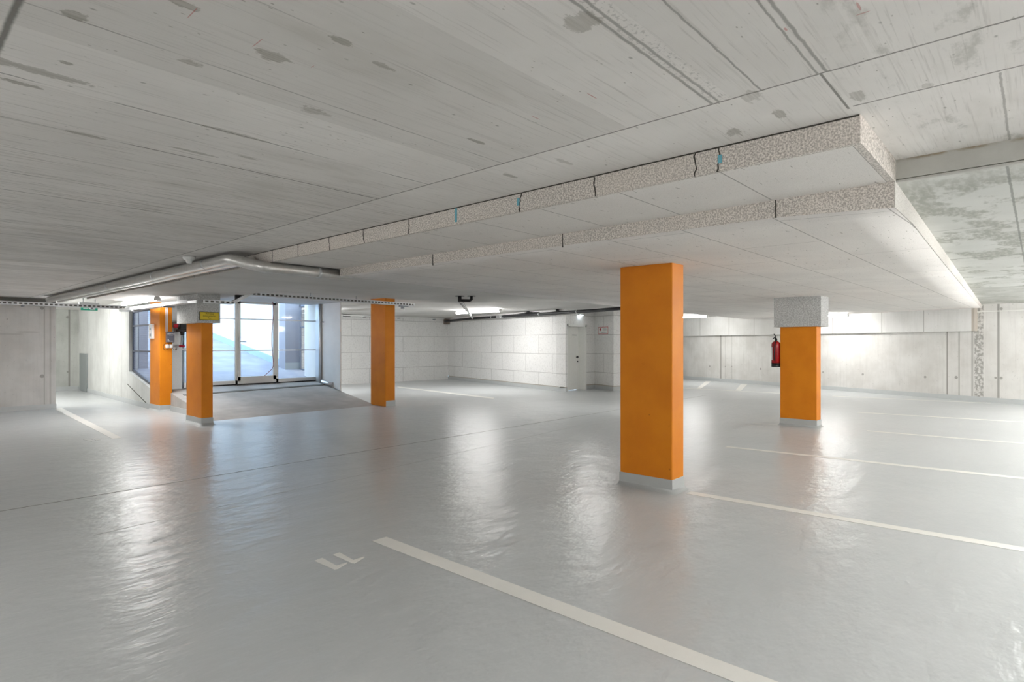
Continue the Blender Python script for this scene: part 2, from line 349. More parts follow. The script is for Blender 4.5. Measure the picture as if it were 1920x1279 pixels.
# ------------------------------------------------------------------ mesh helpers
def wloc(o):
    v = Vector((0, 0, 0))
    while o is not None: v = v + Vector(o.location); o = o.parent
    return v
class MB:
    def __init__(s): s.b = bmesh.new()
    def box(s, x0, x1, y0, y1, z0, z1, bev=0.0):
        vs = [s.b.verts.new((x, y, z)) for z in (z0, z1) for x, y in ((x0, y0), (x1, y0), (x1, y1), (x0, y1))]
        F = [s.b.faces.new([vs[i] for i in q]) for q in ((3, 2, 1, 0), (4, 5, 6, 7), (0, 1, 5, 4), (1, 2, 6, 5), (2, 3, 7, 6), (3, 0, 4, 7))]
        if bev:
            es = {e for f in F for e in f.edges}
            bmesh.ops.bevel(s.b, geom=list(es), offset=bev, segments=2, affect='EDGES', profile=.5)
        return s
    def prism(s, poly, z0, z1):
        """poly: (x,y) list; z0/z1 numbers or functions of (x,y)"""
        f0 = z0 if callable(z0) else (lambda x, y: z0); f1 = z1 if callable(z1) else (lambda x, y: z1)
        a = [s.b.verts.new((x, y, f0(x, y))) for x, y in poly]; c = [s.b.verts.new((x, y, f1(x, y))) for x, y in poly]
        s.b.faces.new(a[::-1]); s.b.faces.new(c); n = len(poly)
        for i in range(n): s.b.faces.new((a[i], a[(i + 1) % n], c[(i + 1) % n], c[i]))
        return s
    def wall(s, p0, p1, z0, z1, th):
        """upright slab from p0 to p1, thickness to the left of the direction"""
        d = Vector((p1[0] - p0[0], p1[1] - p0[1])); d.normalize(); n = Vector((-d.y, d.x)) * th
        return s.prism([tuple(p0), tuple(p1), (p1[0] + n.x, p1[1] + n.y), (p0[0] + n.x, p0[1] + n.y)], z0, z1)
    def hull(s, pts, faces):
        v = [s.b.verts.new(p) for p in pts]
        for f in faces: s.b.faces.new([v[i] for i in f])
        return s
    def tube(s, pts, r, seg=12, caps=True):
        pts = [Vector(p) for p in pts]; rs = r if isinstance(r, (list, tuple)) else [r] * len(pts); rings = []
        up = None
        for i, p in enumerate(pts):
            d = (pts[min(i + 1, len(pts) - 1)] - pts[max(i - 1, 0)]).normalized()
            if up is None:
                up = Vector((0, 0, 1)) if abs(d.z) < .9 else Vector((1, 0, 0))
            a = d.cross(up).normalized(); b = a.cross(d).normalized(); up = b
            k = 1.0
            if 0 < i < len(pts) - 1:
                d1 = (pts[i] - pts[i - 1]).normalized(); d2 = (pts[i + 1] - pts[i]).normalized()
                k = 1 / max(.6, math.cos(d1.angle(d2, 0) / 2))
            rings.append([s.b.verts.new(p + (a * math.cos(2 * math.pi * j / seg) + b * math.sin(2 * math.pi * j / seg)) * rs[i] * (k if False else 1)) for j in range(seg)])
        for A, B in zip(rings, rings[1:]):
            for j in range(seg):
                f = s.b.faces.new((A[j], A[(j + 1) % seg], B[(j + 1) % seg], B[j])); f.smooth = True
        if caps: s.b.faces.new(rings[0][::-1]); s.b.faces.new(rings[-1])
        return s
    def lathe(s, c, prof, seg=20):
        rings = [[s.b.verts.new((c[0] + r * math.cos(2 * math.pi * j / seg), c[1] + r * math.sin(2 * math.pi * j / seg), c[2] + h)) for j in range(seg)] for r, h in prof]
        for A, B in zip(rings, rings[1:]):
            for j in range(seg):
                f = s.b.faces.new((A[j], A[(j + 1) % seg], B[(j + 1) % seg], B[j])); f.smooth = True
        s.b.faces.new(rings[0][::-1]); s.b.faces.new(rings[-1])
        return s
    def build(s, name, mat, parent=None, shift=True, recenter=False):
        bmesh.ops.recalc_face_normals(s.b, faces=s.b.faces)
        me = bpy.data.meshes.new(name)
        o = bpy.data.objects.new(name, me); COL.objects.link(o)
        off = Vector((0, 0, 0))
        if parent is not None:
            o.parent = parent; off = wloc(parent)
        elif recenter:
            vs = [v.co for v in s.b.verts]
            off = Vector((sum(v.x for v in vs) / len(vs), sum(v.y for v in vs) / len(vs), min(v.z for v in vs))); o.location = off
        bmesh.ops.translate(s.b, verts=s.b.verts, vec=-off)
        s.b.to_mesh(me); s.b.free(); me.materials.append(mat)
        return o
def root(name, loc, label, cat, group=None, kind=None):
    o = bpy.data.objects.new(name, None); COL.objects.link(o); o.location = loc; o.empty_display_size = .1
    return tag(o, label, cat, group, kind)
def tag(o, label, cat, group=None, kind=None):
    if label: o['label'] = label
    if cat: o['category'] = cat
    if group: o['group'] = group
    if kind: o['kind'] = kind
    return o
def struct(name, mb, mat, parent=None, label=None):
    o = mb.build(name, mat, parent)
    if parent is None: o['kind'] = 'structure'
    if label: o['label'] = label
    return o
def text(name, body, size, loc, rx, rz, mat, parent, sx=1.0, ext=.0008):
    c = bpy.data.curves.new(name, 'FONT'); c.body = body; c.size = size; c.align_x = 'CENTER'; c.align_y = 'CENTER'; c.extrude = ext
    t = bpy.data.objects.new('tmp', c); COL.objects.link(t)
    bpy.context.view_layer.update()
    me = bpy.data.meshes.new_from_object(t.evaluated_get(bpy.context.evaluated_depsgraph_get()))
    bpy.data.objects.remove(t)
    Mx = Matrix.Translation(Vector(loc) - wloc(parent)) @ Matrix.Rotation(rz, 4, 'Z') @ Matrix.Rotation(rx, 4, 'X') @ Matrix.Diagonal((sx, 1, 1, 1))
    me.transform(Mx); me.materials.clear(); me.materials.append(mat)
    o = bpy.data.objects.new(name, me); COL.objects.link(o); o.parent = parent
    return o

# ------------------------------------------------------------------ floor
fl = struct('floor', MB().prism([(-5, -6), (24, -6), (27.5, 20), (9, 20), (9, 19.8), (4.9, 23.6), (-5, 23.6)], -.2, 0), M['floor'])
def strip(p, q, w, z0, z1):
    p = Vector(p[:2]); q = Vector(q[:2]); d = (q - p).normalized(); n = Vector((-d.y, d.x)) * w / 2
    return [tuple(p - n), tuple(q - n), tuple(q + n), tuple(p + n)]
mb = MB(); mb.prism(strip((-4, 6.78), (3.99, 6.99), .016, 0, 0), .0003, .0016); mb.prism(strip((3.99, 6.99), (16.5, 7.2), .016, 0, 0), .0003, .0016)
struct('expansion_joint', mb, M['joint'], fl)
struct('expansion_joint', MB().prism(strip((1.2, 5.5), (9.0, 6.3), .010, 0, 0), .0003, .0012), M['joint_faint'], fl)

# --- driveway wedge inside the gate, and the ramp climbing away outside
RZ = lambda y: .16 * (y - 11.95)
rp = MB().hull([(4.58, 11.93, .0), (8.36, 12.02, .0), (8.36, 15.2, RZ(15.2)), (4.58, 15.2, RZ(15.2)),
                (4.58, 11.93, -.1), (8.36, 12.02, -.1), (8.36, 15.2, -.1), (4.58, 15.2, -.1)],
               [(0, 1, 2, 3), (4, 5, 6, 7), (0, 1, 5, 4), (1, 2, 6, 5), (2, 3, 7, 6), (3, 0, 4, 7)])
rpo = struct('floor_ramp', rp, M['ramp'])
mb = MB(); mb.hull([(4.75, 14.10, RZ(14.10) + .014), (8.34, 14.35, RZ(14.35) + .014), (8.34, 14.45, RZ(14.45) + .014), (4.75, 14.20, RZ(14.20) + .014),
                    (4.75, 14.10, RZ(14.10) - .02), (8.34, 14.35, RZ(14.35) - .02), (8.34, 14.45, RZ(14.45) - .02), (4.75, 14.20, RZ(14.20) - .02)],
                   [(0, 1, 2, 3), (4, 5, 6, 7), (0, 1, 5, 4), (1, 2, 6, 5), (2, 3, 7, 6), (3, 0, 4, 7)])
struct('drain_channel', mb, M['darkgrey'], rpo)
struct('baseboard_ramp', MB().box(4.565, 4.58, 12.2, 14.42, 0, .11), M['plinth'])
RO = lambda y: .52 + .172 * (y - 15.2)
struct('ground_outside', MB().hull([(4.56, 15.2, RO(15.2)), (8.8, 15.2, RO(15.2)), (8.8, 32, RO(32)), (4.85, 32, RO(32)),
                                    (4.56, 15.2, -.2), (8.8, 15.2, -.2), (8.8, 32, -.2), (4.85, 32, -.2)],
                                   [(0, 1, 2, 3), (4, 5, 6, 7), (0, 1, 5, 4), (1, 2, 6, 5), (2, 3, 7, 6), (3, 0, 4, 7)]), M['ramp_out'])

# ------------------------------------------------------------------ walls
TOP = 2.95
m_lw = m_wall('left_wall_concrete', 0, 0, 1, 0, [(2.75, .015, .5), (2.86, .02, .35)], [(2.71, 2.32, .035), (2.71, .76, .04), (2.10, 2.05, .012)],
              a=(.50, .49, .47), b=(.62, .61, .59), extra=[(2.1, 1.72, .3, .018), (2.45, 1.77, .2, .02)])
struct('wall_left', MB().box(-5, 2.96, 16.95, 17.2, 0, TOP), m_lw)
struct('trim_1', MB().box(-5, 2.95, 16.93, 16.95, 2.455, 2.534), M['darkgrey'])  # plain dark grey strip along the top of the left wall
struct('baseboard_left', MB().hull([(-5, 16.935, 0), (2.97, 16.935, 0), (2.97, 16.95, 0), (-5, 16.95, 0), (-5, 16.938, .11), (2.97, 16.938, .11), (2.97, 16.95, .11), (-5, 16.95, .11)],
                                   [(0, 1, 2, 3), (4, 5, 6, 7), (0, 1, 5, 4), (1, 2, 6, 5), (2, 3, 7, 6), (3, 0, 4, 7)]).box(2.955, 2.968, 16.95, 17.2, 0, .11), M['plinth'])
struct('wall_corridor', MB().box(-5.2, 4.8, 23.2, 23.4, 0, TOP), m_wall('corridor_concrete', 0, 0, 1, 0, [(4.40, .03, .8)], [(4.36, 2.36, .045), (4.36, .6, .03)], a=(.44, .45, .42), b=(.56, .57, .54)))
struct('baseboard_corridor', MB().box(1.5, 4.62, 23.18, 23.2, 0, .13), M['plinth'])
# side wall with the sloping mesh window
shx = lambda y: 4.38 + (y - 15.08) * .0333
mb = MB(); poly = [(15.1, 0), (23.2, 0), (23.2, TOP), (15.1, TOP), (15.1, 2.35), (17.0, 2.35), (17.0, .81), (15.1, .47)]
a = [mb.b.verts.new((shx(y), y, z)) for y, z in poly]; c = [mb.b.verts.new((shx(y) + .2, y, z)) for y, z in poly]
mb.b.faces.new(a); mb.b.faces.new(c[::-1])
for i in range(8): mb.b.faces.new((a[i], c[i], c[(i + 1) % 8], a[(i + 1) % 8]))
struct('wall_side', mb, m_wall('side_wall_concrete', 0, 0, 0, 1, [(19.0, .02, .6), (17.75, .02, .6), (17.17, .02, .3)], [(19.0, 1.0, .02), (17.75, .75, .02)], a=(.56, .565, .54), b=(.68, .69, .66)))
def shear_box(y0, y1, z0, z1, dx0, dx1, zs=0.0):
    m = MB(); pts = []
    for z in (0, 1):
        for (y, dx) in ((y0, dx0), (y0, dx1), (y1, dx1), (y1, dx0)):
            pts.append((shx(y) + dx, y, (z0, z1)[z] + zs * (y - y0)))
    return m.hull(pts, [(3, 2, 1, 0), (4, 5, 6, 7), (0, 1, 5, 4), (1, 2, 6, 5), (2, 3, 7, 6), (3, 0, 4, 7)])
struct('baseboard_side', shear_box(15.1, 23.2, 0, .12, -.015, 0), M['plinth'])
struct('trim_2', shear_box(15.1, 17.17, .03, .05, -.004, 0, .215), M['crack'])
pn = shear_box(21.84, 22.91, .01, 1.2, -.03, -.002).build('steel_panel', M['panelgrey'], recenter=True)
tag(pn, 'low dull grey steel panel standing against the corridor wall in the far left', 'panel')
# mesh window in the side wall
win = root('window_1', (shx(16) + .1, 16, .81), None, None, kind='structure'); win['label'] = 'sloping wire mesh window left of the orange pillar with the switch box'
f = MB()
for y0, y1, z0, z1, s in ((16.93, 17.0, .81, 2.35, 0), (15.1, 17.0, .47, .53, .179), (15.1, 17.0, 2.29, 2.35, 0), (15.1, 17.0, 1.30, 1.34, 0), (15.1, 17.0, 1.93, 1.97, 0)):
    q = shear_box(y0, y1, z0, z1, .07, .12, s); me = bpy.data.meshes.new('t'); q.b.to_mesh(me); f.b.from_mesh(me); q.b.free()
f.build('window_frame', M['dark'], win)
f = MB()
for i in range(38):
    y = 15.12 + i * .05; zb = .5 + (y - 15.1) * .179
    f.box(shx(y) + .094, shx(y) + .098, y - .002, y + .002, zb, 2.32)
for k in range(36):
    z = .55 + k * .05; y0 = 15.1 if z < .5 else 15.1
    yend = min(16.95, 15.1 + max(0, (z - .5)) / .179)
    q = shear_box(15.1, yend, z - .002, z + .002, .092, .096); me = bpy.data.meshes.new('t'); q.b.to_mesh(me); f.b.from_mesh(me); q.b.free()
f.build('wire_mesh', M['meshgrey'], win)

# white jamb wall right of the gate, run on outside
struct('wall_jamb', MB().box(8.42, 8.455, 13.73, 14.95, 0, 2.6).box(8.42, 8.78, 14.95, 15.6, 0, TOP), M['whitewall'])
struct('wall_outside_right', MB().box(8.40, 8.78, 16.9, 32, 0, 6.2), M['outwall'])
sk = MB(); sk.hull([(8.385, 16.95, RO(16.95)), (8.40, 16.95, RO(16.95)), (8.40, 32, RO(32)), (8.385, 32, RO(32)),
                    (8.385, 16.95, RO(16.95) + .2), (8.40, 16.95, RO(16.95) + .2), (8.40, 32, RO(32) + .2), (8.385, 32, RO(32) + .2)],
                   [(0, 1, 2, 3), (4, 5, 6, 7), (0, 1, 5, 4), (1, 2, 6, 5), (2, 3, 7, 6), (3, 0, 4, 7)])
struct('baseboard_outside', sk, M['skirt'])
struct('wall_outside_left', MB().box(4.72, 4.9, 18.2, 32, 0, 6.2), M['outwall'])
c1 = struct('pillar_outside', MB().box(8.30, 8.79, 16.5, 16.9, 0, 6.2), M['column_grey']); c1['label'] = 'pale violet grey column outside beyond the gate'
struct('baseboard_column', MB().box(8.29, 8.79, 16.485, 16.5, RO(16.5) - .02, RO(16.5) + .2), M['plinth'])
c2 = struct('pillar_outside', MB().box(4.72, 4.92, 17.2, 18.2, 0, 6.2), M['column_grey']); c2['label'] = 'grey column outside behind the mesh window'
struct('wall_curb', MB().box(8.70, 8.8, 15.6, 16.5, 0, .70), M['whitewall'])
# mesh panel outside on the right
mp = root('mesh_panel', (8.75, 16.05, .70), 'framed wire mesh panel outside the gate beside the white jamb wall', 'mesh panel')
f = MB()
f.box(8.735, 8.77, 15.62, 15.66, .70, 2.7).box(8.735, 8.77, 16.42, 16.48, .70, 2.7)
f.box(8.735, 8.77, 15.62, 16.48, .70, .76).box(8.735, 8.77, 15.62, 16.48, 2.62, 2.7).box(8.735, 8.77, 15.62, 16.48, 1.30, 1.34).box(8.735, 8.77, 15.62, 16.48, 1.98, 2.02)
f.build('panel_frame', M['meshgrey'], mp)
f = MB()
for i in range(16): f.box(8.75, 8.754, 15.66 + i * .05, 15.664 + i * .05, .72, 2.68)
for i in range(39): f.box(8.75, 8.754, 15.63, 16.46, .74 + i * .05, .744 + i * .05)
f.build('wire_mesh', M['meshgrey'], mp)

# block walls
m_b1 = m_blocks('block_wall_one', 11.77, 19.11, .996, -.088, .35)
struct('wall_back', MB().wall((8.75, 19.38), (16.63, 18.68), 0, TOP, .3), m_b1)
A2, B2 = Vector((16.63, 18.68)), Vector((14.66, 10.98)); d2 = (B2 - A2).normalized()
m_b2 = m_blocks('block_wall_two', A2.x, A2.y, d2.x, d2.y, .97)
struct('wall_blocks', MB().wall(tuple(A2), tuple(B2), .15, TOP, .07), m_b2)
struct('trim_3', MB().wall((A2.x + .01, A2.y), (B2.x + .01, B2.y), .10, .16, .05), M['brown'])
struct('baseboard_blocks', MB().wall((A2.x - .012, A2.y), (B2.x - .012, B2.y - .01), 0, .12, .07), M['plinth'])
# wall with the recessed door: front plane y = 10.96 + small rise
yd = 10.98
dw = MB(); dw.box(14.66, 14.74, yd, yd + .36, .15, TOP).box(15.78, 16.46, yd + .12, yd + .36, .15, TOP).box(14.74, 15.78, yd + .005, yd + .355, 2.12, TOP)
struct('wall_door', dw, m_blocks('block_wall_three', 14.6, yd, 1, 0, .4))
struct('wall_return', MB().prism([(16.44, 11.4), (16.44, 11.11), (16.02, 10.09), (19.4, 10.1), (19.4, 10.3), (16.7, 10.3), (16.7, 11.4)], .15, TOP), m_blocks('block_wall_four', 16.4, yd, .2, -1, .4))
struct('wall_beyond', MB().wall((19.4, 10.1), (23.0, 14.5), 0, TOP, .3).wall((23.0, 14.5), (25.9, 16.5), 0, TOP, .3), m_b1)
struct('baseboard_door', MB().box(15.78, 16.42, yd + .1, yd + .35, 0, .12).prism([(16.43, 11.39), (16.425, 11.11), (16.005, 10.085), (19.39, 10.088), (19.39, 10.29), (16.69, 10.29), (16.69, 11.39)], 0, .12), M['plinth'])
struct('trim_4', MB().box(15.78, 16.43, yd + .112, yd + .35, .121, .16).prism([(16.438, 11.38), (16.436, 11.105), (16.016, 10.092), (19.38, 10.098), (19.38, 10.28), (16.68, 10.28), (16.68, 11.38)], .12, .16), M['brown'])
dr = root('door_1', (15.2, yd + .3, 0), None, None, kind='structure'); dr['label'] = 'white steel door with black lever in the block wall'
MB().box(14.74, 14.79, yd - .02, yd + .34, 0, 2.12).box(15.72, 15.78, yd - .02, yd + .34, 0, 2.12).box(14.74, 15.78, yd - .02, yd + .34, 2.05, 2.12).build('door_frame', M['white'], dr)
lf = MB().box(14.79, 15.72, yd + .27, yd + .32, .01, 2.05).build('door_leaf', M['white'], dr)
MB().tube([(15.66, yd + .265, 1.07), (15.66, yd + .21, 1.07), (15.52, yd + .21, 1.07)], .014, 8).lathe((15.66, yd + .255, .9), [(.02, 0), (.02, .045)], 10).box(15.635, 15.685, yd + .255, yd + .27, 1.03, 1.11).build('door_handle', M['black'], lf)
MB().box(15.38, 15.62, yd + .262, yd + .269, 1.775, 1.80).build('name_plate', M['steel'], lf)

# far wall on the right, not square to the rest
FA, FB = Vector((23.66, 11.35)), Vector((19.08, .27)); fd = (FB - FA).normalized(); fn = Vector((-fd.y, fd.x))
def FW(l, off=0.0): q = FA + fd * l + Vector((fd.y, -fd.x)) * off; return (q.x, q.y)
if (Vector(FW(5, 1)) - Vector((0, 0))).length > Vector(FW(5)).length:
    def FW(l, off=0.0): q = FA + fd * l - Vector((fd.y, -fd.x)) * off; return (q.x, q.y)
def fbox(l0, l1, o0, o1, z0, z1):
    return MB().prism([FW(l0, o0), FW(l1, o0), FW(l1, o1), FW(l0, o1)], z0, z1)
m_fw = m_wall('far_wall_concrete', FA.x, FA.y, fd.x, fd.y,
              [(2.1, .03, .9), (2.33, .02, .25), (2.66, .02, .35), (10.28, .02, .85), (10.57, .02, .6), (10.88, .03, .5), (11.46, .032, .75), (14.2, .03, .6), (5.4, .015, .2)],
              [(1.5, .586, .035), (2.33, .6, .03), (2.66, .62, .03), (4.04, .576, .04), (6.57, .568, .035), (7.92, .561, .035), (9.72, .571, .035), (10.5, .60, .04), (11.52, .635, .035), (11.52, 2.39, .035), (11.40, .635, .03)],
              rough=[(11.03, .17)], a=(.58, .565, .535), b=(.70, .69, .665))
struct('wall_right', fbox(-5, 20.5, 0, -.3, 0, TOP), m_fw)
struct('baseboard_right', MB().prism([FW(-4, .014), FW(20, .014), FW(20, 0), FW(-4, 0)], 0, .125), M['plinth'])
struct('trim_5', fbox(10.96, 16, .02, 0, 2.325, 2.345), M['white'])
bdm = m_wall('wall_band_boards', FA.x, FA.y, fd.x, fd.y, [(k, .012, .7) for k in (3.87, 1.1, 2.66, 5.4, 7.0, 8.59, 9.76)], a=(.66, .655, .63), b=(.74, .735, .72))
bd = struct('trim_6', fbox(-4, 10.93, .14, 0, 1.835, 2.6), bdm)
bd['label'] = 'wood wool insulation band along the top of the far wall'
struct('trim_7', fbox(10.93, 11.0, .14, 0, 1.835, 2.5), M['brown'])
# walls behind the camera (never in view)
struct('wall_rear', MB().box(-5.2, -5, -6, 23.2, 0, TOP), M['whitewall'])
struct('wall_rear_side', MB().box(-5.2, 18, -6.2, -6, 0, TOP), M['whitewall'])

# ------------------------------------------------------------------ ceilings
HU, H1 = 2.535, 2.41
struct('ceiling', MB().prism([(-5, -6), (3.9, -6), (3.9, .6), (3.0, .6), (3.0, 16.95), (-5, 16.95)], HU, 3.1), M['ceil'])
zs = lambda x: 2.41 + (x - 3.9) * .0071 if x < 13 else 2.475 + (x - 13) * .0065
ys = lambda x: .6 + .5 * (x - 3.9) / 15.4
mb = MB(); xs = [3.9, 6, 8.1, 10.5, 13, 16, 19.6]
for i in range(len(xs) - 1):
    x0, x1 = xs[i], xs[i + 1]
    mb.hull([(x0, -6, zs(x0)), (x1, -6, zs(x1)), (x1, ys(x1), zs(x1)), (x0, ys(x0), zs(x0)), (x0, -6, 3.1), (x1, -6, 3.1), (x1, ys(x1), 3.1), (x0, ys(x0), 3.1)],
            [(0, 1, 2, 3), (4, 5, 6, 7), (0, 1, 5, 4), (1, 2, 6, 5), (2, 3, 7, 6), (3, 0, 4, 7)])
bmesh.ops.remove_doubles(mb.b, verts=mb.b.verts, dist=1e-5)
cr = struct('ceiling_right', mb, M['stained'])
struct('beam_face', MB().box(3.885, 3.9, -6, .6, 2.425, HU), M['face'], cr)
struct('beam_lip', MB().box(3.88, 3.905, -6, .6, 2.408, 2.418), M['face'], cr)
struct('ceiling_middle', MB().prism([(3.03, .64), (3.86, .64), (3.86, 6.3), (9.0, 6.3), (9, 9.65), (4.7, 9.65), (4.7, 14.3), (3.03, 14.3)], H1, 3.1), M['mid'])
struct('ceiling_back', MB().prism([(4.7, 9.65), (9, 9.65), (9, 6.3), (26, 6.3), (27, 20), (8.78, 20), (8.78, 15.3), (4.7, 15.3)], 2.6, 3.1), M['mid'])
struct('ceiling_corridor', MB().prism([(-5, 16.95), (3.03, 16.95), (3.03, 14.3), (4.7, 14.3), (4.7, 15.3), (4.6, 15.3), (4.9, 23.4), (-5, 23.4)], 2.6, 3.1), M['mid'])
struct('ceiling_lintel', MB().box(4.4, 8.78, 15.2, 15.5, 2.72, 3.4), M['whitewall'])

# insulation boards: a first step hanging at 2.41 m, a second lower field
b1 = root('insulation_step', (3.4, 3, H1), 'upper narrow step of wood wool insulation boards along the ceiling edge', 'insulation')
MB().box(3.03, 3.9, .63, 6.3, H1 - .002, H1 + .05).build('board_underside', M['board'], b1)
MB().box(3.0, 3.03, .595, 14.3, H1 - .003, HU + .01).build('board_edge', M['edge'], b1)
MB().box(3.03, 3.9, .595, .63, H1 - .003, HU + .01).build('board_edge', M['edge'], b1)
random.seed(3)
for yj in (6.26, 5.69, 5.08, 4.49, 3.86, 2.63, 2.01, 1.38, 1.25, 7.05, 8.01, 8.54, 9.11, 9.66, 10.21, 10.73, 11.24, 11.78, 12.3, 12.9, 13.5):
    mb = MB(); n = 7; zz = [H1 - .004 + i * (HU - H1) / n for i in range(n + 1)]; off = 0
    jag = yj in (4.49, 3.86, 2.63, 2.01, 1.38, 1.25, 5.08); amp = .011 if jag else .002; w = .004 if jag else .003
    pts = []
    for z in zz:
        off = max(-.02, min(.02, off + random.uniform(-amp, amp))); pts.append((off, z, w * random.uniform(.6, 1.5)))
    for (o0, z0, w0), (o1, z1, w1) in zip(pts, pts[1:]):
        mb.hull([(2.9985, yj + o0 - w0, z0), (2.9985, yj + o0 + w0, z0), (2.9985, yj + o1 + w1, z1), (2.9985, yj + o1 - w1, z1),
                 (3.01, yj + o0 - w0, z0), (3.01, yj + o0 + w0, z0), (3.01, yj + o1 + w1, z1), (3.01, yj + o1 - w1, z1)],
                [(0, 1, 2, 3), (4, 5, 6, 7), (0, 1, 5, 4), (1, 2, 6, 5), (2, 3, 7, 6), (3, 0, 4, 7)])
    mb.build('board_joint', M['crack'], b1)
MB().box(2.9975, 3.0, .6, 14.3, HU - .007, HU - .0005).build('shadow_joint', M['crack'], b1)
for yj, z0, z1, w in ((3.28, 2.425, 2.53, .012), (2.65, 2.45, 2.50, .012), (1.24, 2.447, 2.492, .012)):
    MB().box(2.997, 3.004, yj - w, yj + w, z0, z1, .003).build('foam_patch', M['teal'], b1)['label'] = 'teal expanding foam in a joint'

def zlow(s_, t_):
    near = 2.297 + (.014 * min(1, (s_ - .107) / .3) if s_ > .107 else 0) + (.012 * (s_ - .4) / .6 if s_ > .4 else 0)
    far = 2.44 + .015 * s_
    g = t_ ** 1.5
    return near * (1 - g) + far * g - .035 * max(0, 1 - s_ / .107) * max(0, 1 - t_ / .05)
def plow(s_, t_):
    a_ = Vector((3.85, .6)) * (1 - s_) + Vector((3.85, 6.28)) * s_
    b_ = Vector((19.9, 1.12)) * (1 - s_) + Vector((23.0, 8.35)) * s_
    return a_ * (1 - t_) + b_ * t_
SS = [0, .055, .107, .25, .4, .6, .8, 1]; TT = [0, .02, .05, .1, .2, .3, .4, .5, .6, .7, .8, .9, 1]
mb = MB(); g = [[mb.b.verts.new((*plow(s_, t_), zlow(s_, t_))) for t_ in TT] for s_ in SS]
g2 = [[mb.b.verts.new((*plow(s_, t_), 2.70 if s_ > 0 else 2.62)) for t_ in TT] for s_ in SS]
for i in range(len(SS) - 1):
    for j in range(len(TT) - 1):
        f = mb.b.faces.new((g[i][j], g[i][j + 1], g[i + 1][j + 1], g[i + 1][j])); f.smooth = True
        mb.b.faces.new((g2[i][j], g2[i + 1][j], g2[i + 1][j + 1], g2[i][j + 1]))
for j in range(len(TT) - 1):
    mb.b.faces.new((g[-1][j], g[-1][j + 1], g2[-1][j + 1], g2[-1][j]))
    mb.b.faces.new((g[0][j + 1], g[0][j], g2[0][j], g2[0][j + 1]))
for i in range(len(SS) - 1):
    mb.b.faces.new((g[i][0], g[i + 1][0], g2[i + 1][0], g2[i][0])); mb.b.faces.new((g[i + 1][-1], g[i][-1], g2[i][-1], g2[i + 1][-1]))
b2 = root('insulation_field', (10, 4, 2.3), 'large lower field of wood wool ceiling boards over the middle bays', 'insulation')
mb.build('board_underside', M['board'], b2)
def edge_strip(pts, th, top):
    m = MB()
    for (p, z, n), (q, z2, n2) in zip(pts, pts[1:]):
        m.hull([(p.x, p.y, z), (q.x, q.y, z2), (q.x + n.x * th, q.y + n.y * th, z2), (p.x + n.x * th, p.y + n.y * th, z),
                (p.x, p.y, top), (q.x, q.y, top), (q.x + n.x * th, q.y + n.y * th, top), (p.x + n.x * th, p.y + n.y * th, top)],
               [(0, 1, 2, 3), (4, 5, 6, 7), (0, 1, 5, 4), (1, 2, 6, 5), (2, 3, 7, 6), (3, 0, 4, 7)])
    bmesh.ops.remove_doubles(m.b, verts=m.b.verts, dist=1e-5)
    return m
n_ = Vector((-1, 0)); edge_strip([(plow(s_, 0), zlow(s_, 0), n_) for s_ in SS], .004, H1 + .02).build('board_edge', M['edge'], b2)
n_ = Vector((.03, -1)); edge_strip([(plow(0, t_), zlow(0, t_), n_) for t_ in TT], .006, 2.60).build('board_edge', M['edge_pale'], b2)
for yj in (4.55, 2.91, 1.23):
    MB().box(3.843, 3.85, yj - .004, yj + .004, 2.295, H1).build('board_joint', M['crack'], b2)
MB().lathe((0, 0, 0), [(.012, 0), (.012, .002)]).build('tmp', M['crack']) if False else None

# ------------------------------------------------------------------ pillars
def pillar(x0, x1, y0, y1, z1, label, cap=None, plinth=True, bev=.012):
    r = root('concrete_pillar', ((x0 + x1) / 2, (y0 + y1) / 2, 0), label, 'pillar', 'orange concrete pillars')
    zc = cap[4] if cap else z1
    MB().box(x0, x1, y0, y1, .0, zc + .02, bev).build('shaft', M['orange'], r)
    if plinth:
        e = .006
        m = MB().box(x0 - e, x1 + e, y0 - e, y1 + e, 0, .138, .004)
        # cove where the coating runs into the floor
        q = [(x0 - e, y0 - e), (x1 + e, y0 - e), (x1 + e, y1 + e), (x0 - e, y1 + e)]; w = .045
        Q = [(x0 - w, y0 - w), (x1 + w, y0 - w), (x1 + w, y1 + w), (x0 - w, y1 + w)]; k = .018; K = [(a_ * .5 + b_ * .5, c_ * .5 + d_ * .5) for (a_, c_), (b_, d_) in zip(q, Q)]
        K = [(a_ * .65 + b_ * .35, c_ * .65 + d_ * .35) for (a_, c_), (b_, d_) in zip(q, Q)]
        v0 = [m.b.verts.new((*p_, .04)) for p_ in q]; v1 = [m.b.verts.new((*p_, .012)) for p_ in K]; v2 = [m.b.verts.new((*p_, .0005)) for p_ in Q]
        for A_, B_ in ((v0, v1), (v1, v2)):
            for i in range(4):
                fc = m.b.faces.new((A_[i], B_[i], B_[(i + 1) % 4], A_[(i + 1) % 4])); fc.smooth = True
        m.build('plinth', M['plinth'], r)
    if cap:
        MB().box(*cap[:4], cap[4], z1 + .02, .004).build('capital', M['edge_far'], r)['label'] = 'grey insulation board capital'
    return r
p1 = pillar(5.40, 5.66, 2.72, 3.32, 2.34, 'nearest wide orange pillar without a capital, right of the middle')
p2 = pillar(4.13, 4.33, 11.40, 12.16, 2.41, 'orange pillar with grey capital and yellow warning sign', cap=(4.01, 4.41, 11.27, 12.3, 1.885))
p3 = pillar(8.32, 8.60, 11.58, 12.19, 2.6, 'orange pillar at the right edge of the concrete ramp', plinth=False)
MB().box(8.335, 8.606, 11.574, 12.19, 0, .138).build('plinth', M['plinth'], p3)
p4 = pillar(11.33, 11.60, 2.93, 3.55, 2.36, 'orange pillar with grey capital and the red fire extinguisher', cap=(11.21, 11.71, 2.83, 3.62, 1.81))
